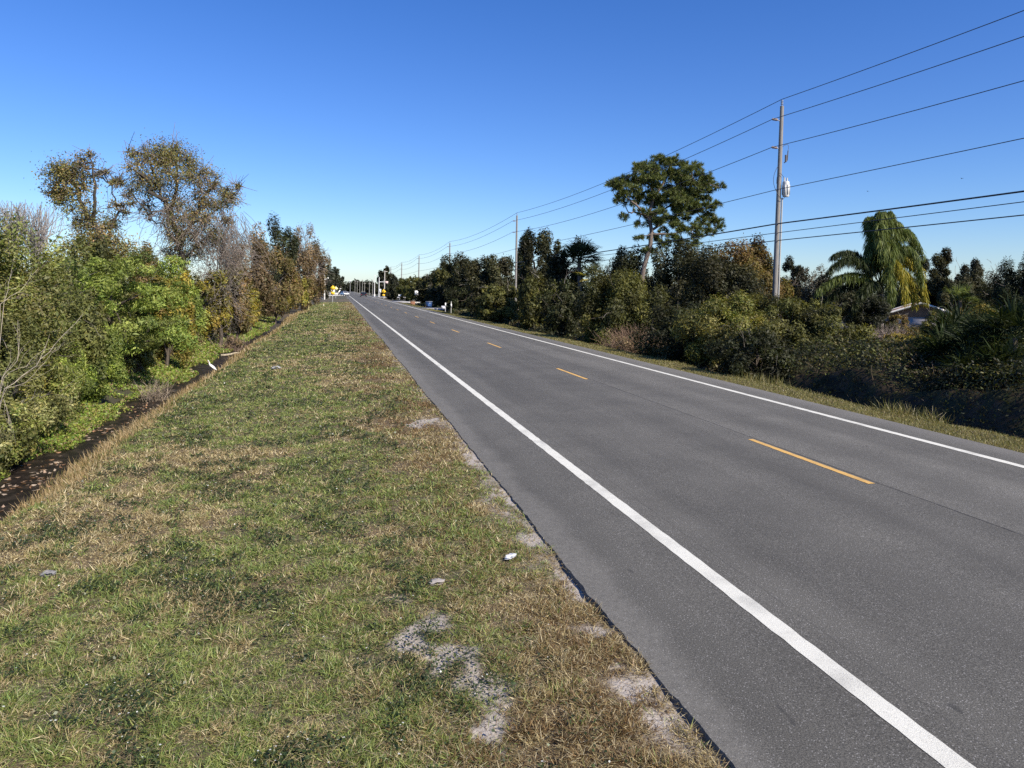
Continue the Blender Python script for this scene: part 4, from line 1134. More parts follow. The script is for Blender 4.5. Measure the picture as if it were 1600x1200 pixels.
PP = np.array([(.024, .038, .013), (.033, .047, .016), (.042, .055, .02), (.018, .028, .010)])
fan_palm('fan_palm', 'dark fan leaved palm standing above the bushes left of the pine', 905, 405, 62, 38, 24, 17, PP)
fan_palm('fan_palm', 'shorter fan leaved palm with yellowed fronds below the dark one', 928, 436, 58, 18, 20, 15, PP, yell=6)
fan_palm('fan_palm', 'pale fan leaved palm far behind between houses and open crowned tree', 1500, 470, 66, 22, 18, 14, PG)
SP = [(1585, 520, 16.5, 'saw palmetto clump at the right edge, the tallest'), (1545, 545, 17.5, 'saw palmetto clump left of the tallest at the right edge'), (1500, 530, 20, 'saw palmetto clump below the white gabled house'), (1480, 560, 19, 'saw palmetto clump leftmost in the shaded bank'), (1570, 585, 15.5, 'low saw palmetto clump deep in shade at the right edge'), (1520, 590, 17, 'low saw palmetto clump in shade between the others'), (1445, 585, 20.5, 'small saw palmetto clump in shade beyond the others')]
for px, py, Y, lab in SP:
    fan_palm('saw_palmetto', lab, px, py + 8, Y, 26, 42, 36, PP, trunk=False, updir=.45, blade_n=20)
fan_palm('saw_palmetto', 'sunlit yellowish saw palmetto below the mixed green shrub', 1150, 512, 27.5, 12, 22, 18, PG, trunk=False, updir=.5, yell=3)

# ------------------------------------------------------------------ utility poles and wires
POLE_X, POLE_Y = 24.42, [37.7, 102.6, 168.6, 236.3, 304.0, 370.2, 436.0]
PL = ['tall wooden utility pole with white transformer, the nearest one', 'wooden utility pole standing clear of the oaks, second nearest', 'wooden utility pole above the yellow green tree, third nearest', 'wooden utility pole above the far bushes, fourth nearest', 'wooden utility pole right of the wide flat tree, fifth nearest', 'wooden utility pole in front of the wide flat tree, sixth nearest', 'farthest wooden utility pole with crossarm']
TOPZ = 13.55
ARMS = [(13.95, 0.0), (12.75, -.62), (11.15, -.62), (8.75, -.30)]     # conductor height, offset towards the road
COMM = [(6.82, -.18), (6.30, -.18), (5.86, -.18)]


def pole(i, y):
    z0 = float(zg(POLE_X, y)); root = tag(empty('utility_pole', (POLE_X, y, z0)), PL[i], 'utility pole', 'utility poles along the right side')
    org = np.array([POLE_X, y, z0]); wc = (.235, .22, .20)
    lean = -.30 if i == 0 else 0.0
    fat = 1.0 + .12 * i
    mb = MB(); zz = np.linspace(z0 - .3, TOPZ, 9); mb.tube([[POLE_X + lean * (1 - (z - z0) / 14), y, z] for z in zz], np.linspace(.165, .105, 9) * fat, 12, wc)
    mb.build('shaft', M_WOOD, root, origin=org)
    mb = MB(); mb.tube([[POLE_X, y, TOPZ], [POLE_X, y, TOPZ + .15]], .03, 6, (.3, .3, .3))
    for k in range(3): mb.tube([[POLE_X, y, TOPZ + .1 + k * .09], [POLE_X, y, TOPZ + .14 + k * .09]], .075, 8, (.3, .31, .33))
    mb.build('insulator', M_PAINT, root, origin=org)
    for z, dx in ARMS[1:3]:
        mb = MB(); mb.tube([[POLE_X - .12, y, z - .06], [POLE_X - .28, y, z]], .025, 6, (.3, .3, .3))
        mb.tube([[POLE_X - .26, y, z], [POLE_X + dx, y, z + .02]], .038, 8, (.3, .25, .24))
        for k in range(5): mb.tube([[POLE_X - .30 - k * .06, y, z + .004 * k], [POLE_X - .33 - k * .06, y, z + .004 * k]], .075, 8, (.34, .27, .25))
        mb.build('insulator', M_PAINT, root, origin=org)
    z, dx = ARMS[3]
    mb = MB(); mb.tube([[POLE_X - .1, y, z], [POLE_X + dx, y, z]], .035, 6, (.12, .12, .12)); mb.build('bracket', M_PAINT, root, origin=org)
    if i == 0:
        t = MB(); cx, cy = POLE_X + .22, y - .20
        t.tube([[cx, cy, 8.35], [cx, cy, 8.42], [cx, cy, 9.15], [cx, cy, 9.22]], [.16, .19, .19, .17], 14, (.58, .58, .56))
        for k in range(8):
            a = k * math.pi / 4; t.box((cx + .2 * math.cos(a), cy + .2 * math.sin(a), 8.75), (.04, .04, .55), (.55, .55, .53), a)
        tr = t.build('transformer', M_PAINT, root, origin=org)
        for q, (ox, oy) in enumerate(((-.1, 0), (.1, .05))):
            t = MB(); t.tube([[cx + ox, cy + oy, 9.2], [cx + ox, cy + oy, 9.45]], [.05, .035], 8, (.5, .5, .48)); t.build('bushing', M_PAINT, tr, origin=(0, 0, 0))
        for b_ in tr.children: b_.location = (0, 0, 0); b_.data.transform(Matrix.Translation(-Vector(org)))
        t = MB(); t.tube([[POLE_X + .14, y - .1, 10.3], [POLE_X + .3, y - .16, 10.45], [POLE_X + .34, y - .16, 11.0]], .03, 6, (.1, .1, .1)); t.tube([[POLE_X + .22, y - .14, 10.35], [POLE_X + .22, y - .14, 10.75]], .06, 8, (.12, .11, .11)); t.build('fuse_cutout', M_PAINT, root, origin=org)
        t = MB()
        t.tube(arc(np.array([POLE_X + .34, y - .16, 11.0]), np.array([POLE_X + .5, y - .1, 11.6]), np.array([POLE_X, y - .1, 11.2]), 8), .012, 4, (.05, .05, .05))
        t.tube(arc(np.array([POLE_X - .3, y, 8.75]), np.array([POLE_X - .75, y - .1, 9.4]), np.array([POLE_X - .12, y, 10.2]), 10), .014, 4, (.05, .05, .05))
        t.tube(arc(np.array([POLE_X - .3, y, 8.75]), np.array([POLE_X - .1, y - .4, 7.8]), np.array([cx, cy, 8.5]), 10), .014, 4, (.05, .05, .05))
        t.tube(arc(np.array([POLE_X - .25, y, 9.1]), np.array([POLE_X - .4, y - .2, 10.1]), np.array([cx - .1, cy, 9.4]), 10), .012, 4, (.05, .05, .05))
        t.build('jumper_cable', M_WIRE, root, origin=org)
        t = MB(); t.tube([[POLE_X + .15 + lean * (1 - (z - z0) / 14), y - .13, z] for z in (z0, 3, 6, 8.3)], .045, 7, (.42, .42, .40)); t.build('conduit', M_PAINT, root, origin=org)


for i, y in enumerate(POLE_Y): pole(i, y)
WY = [-30.0] + POLE_Y
WL = ['topmost overhead power wire running along the pole tops', 'second overhead power wire from the top, on the upper side insulators', 'third overhead power wire from the top, on the lower side insulators', 'fourth overhead wire at the transformer bracket height', 'thick black cable, highest of the three low cables', 'thin middle cable of the three low cables', 'lowest of the three low overhead cables']
for k, (z, dx) in enumerate(ARMS + COMM):
    mb = MB(); sag = (.75, .75, .75, .22, .2, .02, .08)[k]; r = .017 if k < 4 else (.034, .017, .022)[k - 4]
    for a, b_ in zip(WY[:-1], WY[1:]):
        t = np.linspace(0, 1, 25); yy = a + (b_ - a) * t
        Q = np.stack([np.full(25, POLE_X + dx), yy, z - sag * 4 * t * (1 - t) * ((b_ - a) / 66) ** 2], 1)
        mb.tube(Q, np.interp(yy, [0, 60, 400], [r, r * 1.2, r * 2.2]), 5, (.035, .035, .04) if k > 3 else (.09, .09, .095), cap=False)
    tag(mb.build('overhead_wire', M_WIRE), WL[k], 'wire', 'overhead wires on the utility poles')

# ------------------------------------------------------------------ roadside furniture
def post(root, name, x, y, z0, z1, r, col, mat=None, sides=8):
    mb = MB(); mb.tube([[x, y, z0], [x, y, z1]], r, sides, col); return mb.build(name, mat or M_PAINT, root, origin=root.location)


def panel(root, name, x, y, z, w, h, col, dia=False, rim=None):
    mb = MB()
    if dia:
        s = w / 2; v = [(x - s, y, z), (x, y, z - s), (x + s, y, z), (x, y, z + s)]
    else:
        v = [(x - w / 2, y, z - h / 2), (x + w / 2, y, z - h / 2), (x + w / 2, y, z + h / 2), (x - w / 2, y, z + h / 2)]
    v = np.array(v); bk = v + np.array([0, .02, 0])
    mb.add(np.vstack([v, bk]), [[0, 1, 2, 3], [7, 6, 5, 4], [0, 4, 5, 1], [1, 5, 6, 2], [2, 6, 7, 3], [3, 7, 4, 0]], col)
    return mb.build(name, M_PAINT, root, origin=root.location)


YEL = (.80, .50, .02); GALV = (.45, .45, .43); WHT = (.82, .82, .78)


def furn(name, label, cat, x, y, group=None):
    z0 = float(zg(x, y)); return tag(empty(name, (x, y, z0)), label, cat, group), z0


def px_h(px, py, Y): return at(px, py, Y)[2]


# left side
r, z0 = furn('warning_sign', 'yellow warning sign on a post at the end of the left verge', 'sign', -1.33, 148)
post(r, 'post', -1.33, 148, z0 - .1, 3.0, .05, GALV); panel(r, 'sign_board', -1.33, 147.9, 2.75, 1.05, 1.05, YEL, True); panel(r, 'plaque', -1.33, 147.88, 1.75, .7, .55, YEL)
r, z0 = furn('warning_sign', 'pale yellow sign on a post just behind the yellow warning sign', 'sign', -1.1, 215)
post(r, 'post', -1.1, 215, z0 - .1, 3.0, .06, GALV); panel(r, 'sign_board', -1.1, 214.9, 2.65, 1.3, 1.3, (.75, .68, .35), True)
r, z0 = furn('road_sign', 'small yellow sign left of and behind the yellow warning sign', 'sign', -2.6, 205)
post(r, 'post', -2.6, 205, z0 - .1, 2.6, .05, GALV); panel(r, 'sign_board', -2.6, 204.9, 2.3, .8, 1.0, (.78, .66, .25))
r, z0 = furn('marker_stake', 'cream plastic marker stake at the edge of the left verge', 'marker post', -3.76, 96)
post(r, 'stake', -3.76, 96, z0 - .1, z0 + 1.15, .055, (.62, .55, .28)); post(r, 'cap', -3.76, 96, z0 + 1.15, z0 + 1.28, .06, (.75, .72, .5))
r, z0 = furn('marker_stake', 'tiny white survey stake in the grass before the yellow warning sign', 'marker post', -2.4, 118)
post(r, 'stake', -2.4, 118, z0 - .1, z0 + .32, .06, (.7, .68, .55)); post(r, 'cap', -2.4, 118, z0 + .32, z0 + .38, .065, (.75, .4, .15))
c = at(507, 456, 190); r, z0 = furn('street_lamp', 'pale concrete lamp pole with side arm at the left treeline', 'street lamp', c[0], 190)
mb = MB(); mb.tube([[c[0], 190, z0 - .2], [c[0], 190, px_h(507, 424, 190)]], [.2, .13], 8, (.66, .64, .58)); mb.build('pole', M_CONC, r, origin=r.location)
za = px_h(509, 436, 190); mb = MB(); mb.tube([[c[0], 190, za - .1], [c[0] + .8, 190, za + .1]], .06, 6, (.62, .6, .55)); mb.box((c[0] + .8, 190, za + .25), (.3, .2, .35), (.7, .68, .62)); mb.build('lamp_arm', M_PAINT, r, origin=r.location)
c = at(503, 456, 205); r, z0 = furn('utility_pole', 'pale concrete pole half hidden in the left treeline', 'utility pole', c[0], 205)
mb = MB(); mb.tube([[c[0], 205, z0 - .2], [c[0], 205, px_h(503, 428, 205)]], [.18, .12], 8, (.5, .48, .44)); mb.build('shaft', M_CONC, r, origin=r.location)
mb = MB(); mb.box((c[0], 205, px_h(503, 430, 205)), (.9, .1, .1), (.45, .43, .4)); mb.build('crossarm', M_CONC, r, origin=r.location)

# right side
r, z0 = furn('trash_bin', 'blue wheeled trash bin standing at the roadside driveway', 'trash bin', 13.62, 115.7)
mb = MB(); mb.box((13.62, 115.7, z0 + .62), (.8, .7, 1.0), (.02, .05, .14), taper=1.16); mb.build('bin_body', M_PLASTIC, r, origin=r.location)
mb = MB(); mb.box((13.62, 115.68, z0 + 1.15), (1.02, .9, .08), (.16, .2, .27)); mb.tube([[13.2, 116.15, z0 + 1.1], [14.05, 116.15, z0 + 1.1]], .04, 6, (.1, .13, .2)); mb.build('lid', M_PLASTIC, r, origin=r.location)
for sx_ in (-.33, .33):
    mb = MB(); mb.tube([[13.62 + sx_ - .05, 116.0, z0 + .15], [13.62 + sx_ + .05, 116.0, z0 + .15]], .15, 12, (.02, .02, .02)); mb.build('wheel', M_PLASTIC, r, origin=r.location)
mb = MB(); mb.add([(13.42, 115.28, z0 + .45), (13.82, 115.28, z0 + .45), (13.84, 115.24, z0 + .85), (13.40, 115.24, z0 + .85)], [[0, 1, 2, 3]], (.05, .12, .30)); mb.build('front_panel', M_PLASTIC, r, origin=r.location)
r, z0 = furn('mailbox', 'small grey mailbox with white reflector on a thin post', 'mailbox', 14.5, 103.4)
post(r, 'post', 14.5, 103.4, z0 - .1, z0 + 1.75, .05, (.5, .5, .5)); mb = MB(); mb.box((14.2, 103.4, z0 + 1.12), (.5, .3, .3), (.45, .46, .5)); mb.tube([[13.95, 103.4, z0 + 1.27], [14.45, 103.4, z0 + 1.27]], .15, 10, (.42, .43, .47)); mb.build('box', M_PAINT, r, origin=r.location)
panel(r, 'reflector', 14.5, 103.3, z0 + 1.6, .16, .5, WHT)
r, z0 = furn('marker_post', 'slim white topped marker post right of the grey mailbox', 'marker post', 14.4, 97.2)
post(r, 'post', 14.4, 97.2, z0 - .1, z0 + 1.9, .045, (.5, .49, .42)); panel(r, 'reflector', 14.4, 97.1, z0 + 1.55, .15, .45, WHT); post(r, 'cap', 14.4, 97.2, z0 + 1.9, z0 + 2.05, .05, (.65, .64, .58))
r, z0 = furn('road_sign', 'white rectangular sign on a post left of the blue bin', 'sign', 16.2, 161)
post(r, 'post', 16.2, 161, z0 - .1, 2.55, .05, GALV); panel(r, 'sign_board', 16.2, 160.9, 2.05, .75, .95, WHT)
mb = MB(); mb.box((16.2, 160.88, 2.12), (.12, .012, .34), (.06, .06, .06)); mb.box((16.2, 160.88, 1.8), (.34, .012, .06), (.2, .2, .2)); mb.build('sign_mark', M_PAINT, r, origin=r.location)
r, z0 = furn('brick_pillar', 'low orange brick pillar just left of the white sign post', 'pillar', 15.9, 166)
mb = MB(); mb.box((15.9, 166, z0 + .55), (1.0, .7, 1.15), (.30, .145, .085)); mb.build('shaft', M_CONC, r, origin=r.location)
mb = MB(); mb.box((15.9, 166, z0 + 1.18), (1.12, .82, .1), (.36, .25, .18)); mb.build('cap', M_CONC, r, origin=r.location)
r, z0 = furn('mailbox', 'white mailbox on a post by the far pale driveway', 'mailbox', 14.0, 178.6)
post(r, 'post', 14.0, 178.6, z0 - .1, z0 + 1.75, .05, (.5, .5, .48)); mb = MB(); mb.box((14.0, 178.6, z0 + 1.75), (.62, .35, .26), WHT); mb.tube([[13.69, 178.6, z0 + 1.88], [14.31, 178.6, z0 + 1.88]], .17, 10, WHT); mb.build('box', M_PAINT, r, origin=r.location)
r, z0 = furn('warning_sign', 'yellow diamond sign with a black symbol and a plaque below', 'sign', 12.4, 217.6)
post(r, 'post', 12.4, 217.6, z0 - .1, 2.9, .06, GALV); b_ = panel(r, 'sign_board', 12.4, 217.5, 2.05, 1.35, 1.35, YEL, True); panel(r, 'plaque', 12.4, 217.5, .98, .75, .5, YEL)
mb = MB(); mb.box((12.4, 217.47, 2.0), (.12, .012, .5), (.02, .02, .02)); mb.box((12.4, 217.47, 2.25), (.34, .012, .1), (.02, .02, .02)); mb.build('sign_mark', M_PAINT, r, origin=r.location)
r, z0 = furn('road_sign', 'narrow white sign on a post left of the yellow diamond sign', 'sign', 12.45, 238)
post(r, 'post', 12.45, 238, z0 - .1, 2.9, .06, GALV); panel(r, 'sign_board', 12.45, 237.9, 2.15, .62, 1.2, WHT)
mb = MB(); mb.box((12.45, 237.87, 2.3), (.3, .012, .1), (.25, .25, .25)); mb.build('sign_mark', M_PAINT, r, origin=r.location)
# signal mast and far poles
c = at(585, 460, 285); r, z0 = furn('signal_pole', 'thick white pole with lamp arm left of the yellow diamond sign', 'pole', c[0], 285)
mb = MB(); mb.tube([[c[0], 285, z0 - .2], [c[0], 285, px_h(585, 430, 285)]], [.17, .11], 10, (.7, .69, .65)); mb.build('pole', M_PAINT, r, origin=r.location)
mb = MB(); zt = px_h(587, 431, 285); mb.tube([[c[0], 285, zt], [c[0] + .7, 285, zt + .35]], .07, 6, (.7, .7, .68)); mb.box((c[0] + .8, 285, zt + .4), (.5, .25, .15), (.7, .7, .68)); mb.build('lamp_arm', M_PAINT, r, origin=r.location)
mb = MB(); mb.tube([[c[0], 285, z0 - .1], [c[0], 285, z0 + .9]], .34, 10, (.75, .74, .7)); mb.build('pole_base', M_CONC, r, origin=r.location)
c = at(592, 460, 262); r, z0 = furn('signal_pole', 'grey signal pole with long horizontal mast arm and sign', 'pole', c[0], 262)
zt = px_h(592, 440.5, 262); e = at(605, 440, 262)
mb = MB(); mb.tube([[c[0], 262, z0 - .2], [c[0], 262, px_h(591, 433, 262)]], [.2, .13], 10, (.6, .6, .58)); mb.build('pole', M_PAINT, r, origin=r.location)
mb = MB(); mb.tube([[c[0], 262, zt], [e[0], 262, zt + .05]], [.11, .07], 8, (.72, .72, .7)); mb.build('mast_arm', M_PAINT, r, origin=r.location)
panel(r, 'sign_board', e[0] - .2, 261.8, zt - .1, 1.0, .75, (.75, .55, .52))
c = at(600.6, 460, 290); r, z0 = furn('utility_pole', 'pale wooden pole with a wide crossarm behind the yellow diamond sign', 'utility pole', c[0], 290)
zt = px_h(600.6, 423, 290); mb = MB(); mb.tube([[c[0], 290, z0 - .2], [c[0], 290, zt]], [.2, .15], 8, (.5, .47, .42)); mb.build('shaft', M_WOOD, r, origin=r.location)
mb = MB(); mb.box((c[0] + .15, 289.8, zt - .3), (1.7, .14, .16), (.55, .52, .47)); mb.build('crossarm', M_WOOD, r, origin=r.location)
for k, (px, top) in enumerate([(554.5, 438), (558, 439), (562, 438), (566, 436.5), (569.5, 441), (577, 441), (582, 437)]):
    Y = 470 - k * 22; c = at(px, 457, Y); r, z0 = furn('pale_pole', ['pale pole nearest the road end in the far row', 'pale pole second from the road end in the far row', 'pale pole third from the road end, behind the black car', 'tall pale pole above the black car', 'short pale pole right of the black car', 'short pale pole left of the thick white pole', 'thin pale pole beside the thick white pole'][k], 'pole', c[0], Y, 'pale poles at the road end')
    zt = px_h(px, top, Y); mb = MB(); mb.tube([[c[0], Y, z0 - .2], [c[0], Y, zt]], [.15, .11], 7, (.25, .24, .22)); mb.build('shaft', M_CONC, r, origin=r.location)
    mb = MB(); mb.box((c[0], Y - .1, zt - .5), (1.2, .15, .15), (.5, .48, .45)); mb.build('crossarm', M_CONC, r, origin=r.location)
c = at(547, 458, 420); r, z0 = furn('street_lamp', 'tall pole with a white round lamp near the road end', 'street lamp', c[0], 420)
zt = px_h(547, 439, 420); mb = MB(); mb.tube([[c[0], 420, z0 - .2], [c[0], 420, zt]], [.15, .11], 7, (.3, .3, .29)); mb.build('pole', M_PAINT, r, origin=r.location)
mb = MB(); an = np.linspace(-.5 * math.pi, .5 * math.pi, 7); mb.tube([[c[0], 420, zt + .45 * math.sin(a)] for a in an], np.maximum(.45 * np.cos(an), .02), 10, (.85, .85, .85)); mb.build('lamp', M_PAINT, r, origin=r.location)

# ------------------------------------------------------------------ buildings
def building(label, x, y, z0, w, d, hw, rz, wall, roof, ridge, win, fascia, axis='x', over=.4):
    root = tag(empty('house', (x, y, z0), rz), label, 'house')
    mb = MB(); mb.box((0, 0, hw / 2 - .3), (w, d, hw + .6), wall)
    if axis == 'y':
        mb.add([(-w / 2, -d / 2, hw), (w / 2, -d / 2, hw), (0, -d / 2, hw + ridge)], [[0, 1, 2]], wall)
        mb.add([(-w / 2, d / 2, hw), (w / 2, d / 2, hw), (0, d / 2, hw + ridge)], [[2, 1, 0]], wall)
    mb.build('wall', M_CONC, root)
    if axis == 'x':
        mb = MB()
        for e in (-1, 1): mb.add([(e * (w / 2 - .01), -d / 2, hw), (e * (w / 2 - .01), d / 2, hw), (e * (w / 2 - .01), 0, hw + ridge)], [[0, 1, 2]] if e > 0 else [[2, 1, 0]], roof)
        mb.build('gable', M_CONC, root)
    mb = MB(); W2, D2 = w / 2 + over, d / 2 + over; t = .16
    if axis == 'x':
        lo = hw - over * ridge / (d / 2)
        for s in (-1, 1):
            v = np.array([(-W2, s * D2, lo), (W2, s * D2, lo), (W2, 0, hw + ridge), (-W2, 0, hw + ridge)]); mb.add(np.vstack([v + [0, 0, .02], v + [0, 0, .02 + t]]), [[0, 1, 2, 3], [4, 7, 6, 5], [0, 4, 5, 1], [1, 5, 6, 2], [2, 6, 7, 3], [3, 7, 4, 0]], roof)
    else:
        lo = hw - over * ridge / (w / 2)
        for s in (-1, 1):
            v = np.array([(s * W2, -D2, lo), (s * W2, D2, lo), (0, D2, hw + ridge), (0, -D2, hw + ridge)]); mb.add(np.vstack([v + [0, 0, .02], v + [0, 0, .02 + t]]), [[0, 1, 2, 3], [4, 7, 6, 5], [0, 4, 5, 1], [1, 5, 6, 2], [2, 6, 7, 3], [3, 7, 4, 0]], roof)
    mb.build('roof', M_CONC, root)
    if axis == 'x':
        fb = [[(e * (W2 + .05), s * D2, lo + .1), (e * (W2 + .05), 0, hw + ridge + .12)] for e in (-1, 1) for s in (-1, 1)]
    else:
        fb = [[(s * W2, -D2 - .06, lo + .1), (0, -D2 - .06, hw + ridge + .1)] for s in (-1, 1)]
    for q in fb: MB().tube(q, .13, 4, fascia).build('fascia', M_PAINT, root)
    for wx_, wz, ww, wh in win:
        mb = MB(); mb.box((wx_, -d / 2 - .03, wz), (ww + .2, .08, wh + .2), fascia); f_ = mb.build('window', M_PAINT, root)
        mb = MB(); mb.box((wx_, -d / 2 - .08, wz), (ww, .04, wh), (.05, .07, .11)); mb.build('pane', M_GLASS, f_)
    return root


c = at(1422, 490, 72); zr = at(1422, 474, 72)[2]
building('brown roofed house with white trim behind the drooping palm', c[0] + 1.2, 72, zr - 4.4, 7.0, 8, 2.9, math.radians(52), (.30, .29, .27), (.24, .14, .08), 1.45, [(-1.8, 1.7, 1.4, 1.1), (1.6, 1.7, 1.4, 1.1)], (.8, .76, .66), 'x', .5)
c = at(1497, 500, 66); zr = at(1497, 494, 66)[2]
building('small white gabled house right of the brown roofed one', c[0], 66, zr - 3.0, 4.2, 5, 2.2, math.radians(15), (.78, .77, .73), (.30, .26, .23), .8, [(-.9, 1.3, .8, .9)], (.85, .84, .8), 'y')
c = at(1458, 505, 60); zr = at(1458, 501, 60)[2]
building('low white shed between the two houses', c[0], 60, zr - 2.2, 3.0, 3, 1.8, math.radians(30), (.72, .69, .62), (.30, .27, .24), .35, [(.4, 1.1, .7, .6)], (.82, .82, .8), 'y')
c = at(523, 455, 335)
building('white single storey building at the far left of the road', c[0] - .6, 335, 0, 6.0, 9, 2.6, 0, (.80, .79, .75), (.55, .53, .5), .6, [(-1.5, 1.5, 1.2, 1.1), (1.4, 1.5, 1.2, 1.1)], (.8, .8, .77), 'y')


# ------------------------------------------------------------------ cars
def car(label, x, y, rz, L, Wd, H, paint, rear=True):
    z0 = .05; root = tag(empty('parked_car' if False else 'car', (x, y, z0), rz), label, 'car')
    prof = np.array([(-.5, .30), (-.5, .55), (-.46, .62), (-.40, .64), (-.30, .93), (-.22, 1.0), (.12, 1.0), (.26, .66), (.46, .58), (.5, .50), (.5, .28)])
    mb = MB(); n_ = len(prof)
    inset = np.array([1, 1, 1, .98, .82, .78, .78, .95, 1, .98, 1])
    V = []
    for s in (-1, 1):
        for (a, b_), k in zip(prof, inset): V.append((s * Wd / 2 * k, a * L, b_ * H))
    V = np.array(V)
    f = [[i, (i + 1) % n_, n_ + (i + 1) % n_, n_ + i] for i in range(n_)]
    mb.add(V, f, paint)
    for s in (0, 1):
        c_ = V[s * n_:(s + 1) * n_].mean(0); vv = np.vstack([V[s * n_:(s + 1) * n_], c_])
        mb.add(vv, [[i, (i + 1) % n_, n_] if s == 0 else [(i + 1) % n_, i, n_] for i in range(n_)], paint)
    mb.build('body', M_CAR, root)
    g_ = (.015, .018, .022)
    for nm, a, b_, k0, k1 in (('rear_window', (-.405, .67), (-.32, .91), .86, .72), ('windscreen', (.245, .70), (.145, .97), .84, .7)):
        off = -.02 if nm == 'rear_window' else .02
        mb = MB(); mb.add([(-Wd / 2 * k0, a[0] * L + off, a[1] * H + .01), (Wd / 2 * k0, a[0] * L + off, a[1] * H + .01), (Wd / 2 * k1, b_[0] * L + off, b_[1] * H + .01), (-Wd / 2 * k1, b_[0] * L + off, b_[1] * H + .01)], [[0, 1, 2, 3]], g_); mb.build(nm, M_GLASS, root)
    for s in (-1, 1):
        mb = MB(); mb.add([(s * (Wd / 2 * .97 + .02), -.34 * L, .68 * H), (s * (Wd / 2 * .97 + .02), .2 * L, .68 * H), (s * (Wd / 2 * .8 + .02), .1 * L, .95 * H), (s * (Wd / 2 * .8 + .02), -.24 * L, .95 * H)], [[0, 1, 2, 3]], g_); mb.build('side_window', M_GLASS, root)
        mb = MB(); mb.box((s * Wd * .38, -.5 * L - .01, .52 * H), (.3, .05, .14), (.35, .02, .02)); mb.build('tail_light', M_PLASTIC, root)
        mb = MB(); mb.box((s * Wd * .36, .5 * L, .44 * H), (.34, .06, .14), (.8, .8, .78)); mb.build('headlight', M_PLASTIC, root)
        for q in (-.31, .32):
            mb = MB(); mb.tube([(s * (Wd / 2 - .2), q * L, .33), (s * (Wd / 2 + .01), q * L, .33)], .33, 14, (.02, .02, .02)); w = mb.build('wheel', M_PLASTIC, root)
            mb = MB(); mb.tube([(s * (Wd / 2 - .02), q * L, .33), (s * (Wd / 2 + .02), q * L, .33)], .19, 10, (.4, .4, .42)); mb.build('rim', M_PAINT, w)
    for yy, c_ in ((-.5, (.03, .03, .03)), (.5, (.03, .03, .03))):
        mb = MB(); mb.box((0, yy * L * 1.0, .3 * H), (Wd * .96, .12, .18), c_); mb.build('bumper', M_PLASTIC, root)
    return root


c = at(565, 460, 250)
car('black car driving away in the right lane near the road end', c[0] + .6, 250, 0, 4.6, 1.95, 1.55, (.02, .02, .023))
c = at(538.5, 458, 285)
car('white car stopped at the end of the left verge', c[0], 285, math.radians(200), 4.6, 1.95, 1.5, (.75, .76, .78))
c = at(535, 456, 296)
car('dark blue car half hidden behind the white car', c[0], 296, math.radians(160), 4.6, 1.95, 1.7, (.03, .035, .05))

# ------------------------------------------------------------------ egret, birds and litter
def egret():
    x, y = -4.98, 32.0; z0 = -.93
    c = np.array([x, y, z0]); root = tag(empty('egret', c), 'white egret standing at the water edge in the left ditch', 'bird'); root.scale = (.82, .82, .82)
    me = bpy.data.meshes.new('body')
    vs = [(.17, 0, .22), (.10, 0, .28), (.0, 0, .36), (-.09, 0, .44), (-.15, 0, .52), (-.16, 0, .60), (-.19, 0, .67), (-.235, 0, .70)]
    rd = [.012, .06, .085, .07, .04, .022, .022, .03]
    me.from_pydata(vs, [(i, i + 1) for i in range(len(vs) - 1)], [])
    o = bpy.data.objects.new('body', me); COL.objects.link(o); o.parent = root
    md = o.modifiers.new('skin', 'SKIN'); o.modifiers.new('sub', 'SUBSURF').levels = 1
    if not me.skin_vertices: me.skin_vertices.new()
    for q, r_ in zip(me.skin_vertices[0].data, rd): q.radius = (r_ * .8, r_)
    me.skin_vertices[0].data[2].use_root = True
    m_, n_, b__ = new_mat('egret_white'); no_ = noi(n_, N(n_, 'ShaderNodeTexCoord').outputs['Object'], 30, 3)
    n_.links.new(mixc(n_, no_, (.66, .66, .63), (.74, .74, .72)), b__.inputs['Base Color']); me.materials.append(m_)
    mb = MB(); mb.tube([(-.25, 0, .705), (-.30, 0, .70), (-.36, 0, .69)], [.014, .010, .002], 6, (.25, .2, .05)); mb.build('beak', M_PLASTIC, root)
    for s in (-.03, .03):
        mb = MB(); mb.tube([(.03, s, .30), (.04, s, .16), (.025, s, .02), (-.03, s, .01)], [.012, .008, .007, .005], 6, (.05, .05, .04)); mb.build('leg', M_PLASTIC, root)
    mb = MB()
    for s in (-1, 1): mb.tube([(-.07, s * .055, .42), (.02, s * .075, .36), (.12, s * .05, .27), (.19, s * .02, .21)], [.02, .05, .035, .005], 7, (.84, .84, .82))
    mb.build('wings', M_FEATHER, root)


egret()
for px, py, Y, lab, s in ((1503, 279, 120, 'tiny dark bird high in the sky on the right', .5), (1356, 299, 140, 'tiny dark bird in the sky above the drooping palm', .42)):
    c = at(px, py, Y); root = tag(empty('flying_bird', c), lab, 'bird')
    mb = MB(); mb.tube([(-.02, -.2, 0), (0, -.05, .02), (0, .12, 0), (0, .2, -.02)], [.01, .06, .05, .01], 7, (.03, .03, .03))
    for q in (-1, 1): mb.add([(0, -.08, .02), (q * s * .5, -.02, .12), (q * s, .08, .03), (q * s * .5, .08, .1), (0, .08, .02)], [[0, 1, 3, 4]], (.03, .03, .03)); mb.add([(q * s * .5, -.02, .12), (q * s, .08, .03), (q * s * .5, .08, .1)], [[0, 1, 2]], (.03, .03, .03))
    mb.build('body', M_FEATHER, root)


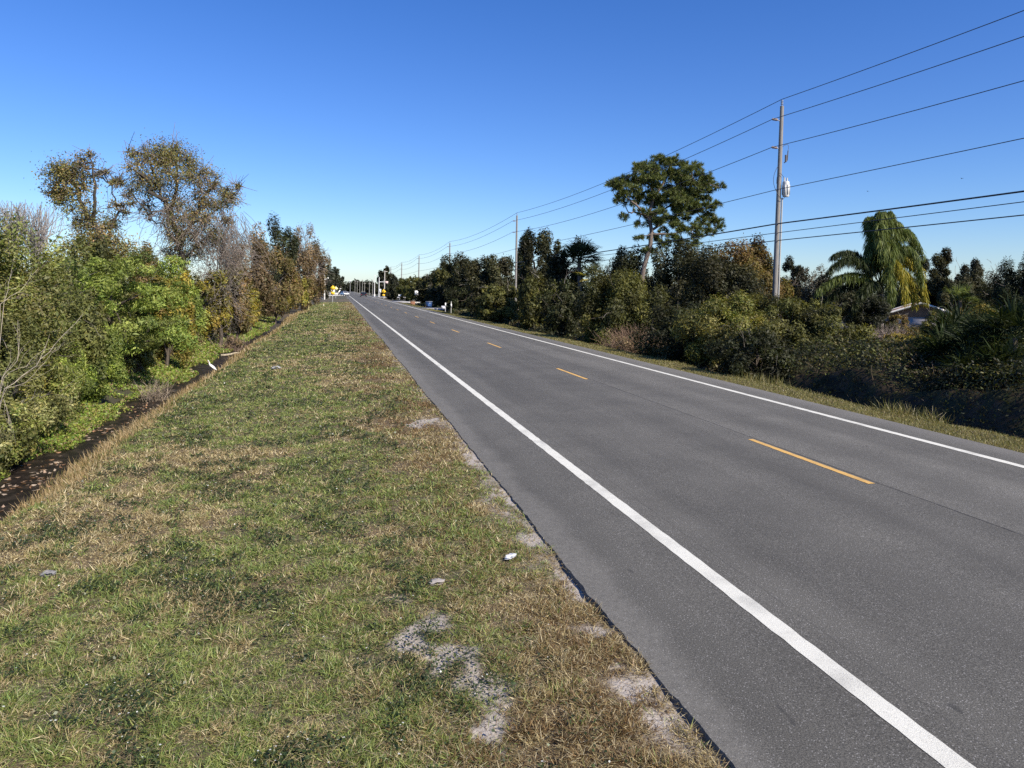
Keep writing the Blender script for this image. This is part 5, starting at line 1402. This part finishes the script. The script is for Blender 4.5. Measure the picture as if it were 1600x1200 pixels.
def crumple(name, label, cat, x, y, sx_, sy_, h, col, rz=0, mat=None, z=None):
    z0 = float(zg(x, y)) if z is None else z
    nx, ny = 9, 7; gx, gy = np.meshgrid(np.linspace(-1, 1, nx), np.linspace(-1, 1, ny))
    gz = h * (.35 + .65 * rng.random(gx.shape)) * np.clip(1.15 - gx ** 2 * .7 - gy ** 2 * .5, .1, 1)
    px_ = gx * sx_ * (1 - .25 * gy ** 2) + rng.normal(0, sx_ * .1, gx.shape); py_ = gy * sy_ * (1 - .3 * gx ** 2) + rng.normal(0, sy_ * .1, gx.shape)
    V = np.stack([px_ * math.cos(rz) - py_ * math.sin(rz), px_ * math.sin(rz) + py_ * math.cos(rz), gz + .012], -1).reshape(-1, 3)
    B = V.copy(); B[:, 2] = np.minimum(B[:, 2] - .012, .003)
    i = np.arange(ny - 1)[:, None] * nx + np.arange(nx - 1)[None, :]; f = np.stack([i, i + 1, i + nx + 1, i + nx], -1).reshape(-1, 4)
    mb = MB(); mb.add(V, f, col); mb.add(B, f[:, ::-1], col)
    o = mb.build(name, mat or M_PLASTIC); o.location = (x, y, z0); return tag(o, label, cat)


crumple('litter', 'crumpled white plastic litter in the grass near the road edge', 'litter', 1.69, 7.12, .075, .028, .03, (.62, .64, .68), .6, z=float(zg(1.69, 7.12)) + .03)
crumple('litter', 'flat grey white scrap of litter at the lower left of the verge', 'litter', -2.61, 7.72, .06, .05, .03, (.26, .25, .23), .2, z=float(zg(-2.61, 7.72)) + .03)
crumple('stone', 'flat pale stone in the grass left of the plastic litter', 'stone', .91, 6.72, .07, .05, .03, (.33, .30, .27), .1, M_CONC, z=float(zg(.91, 6.72)) + .015)
crumple('litter', 'pale scrap lying in the verge grass across from the egret', 'litter', -2.05, 26.0, .16, .12, .08, (.34, .33, .31), .4, z=float(zg(-2.05, 26)) + .04)
# pale log across the ditch
mb = MB(); a = at(345, 551, 40); b_ = at(392, 547, 41); a[2] = -.86; b_[2] = -.84
mb.tube(curve_pts(a, b_, 7, .03, .02), np.linspace(.06, .035, 7), 8, (.34, .29, .21))
tag(mb.build('log', M_BARK), 'pale fallen log lying across the ditch beyond the egret', 'log')
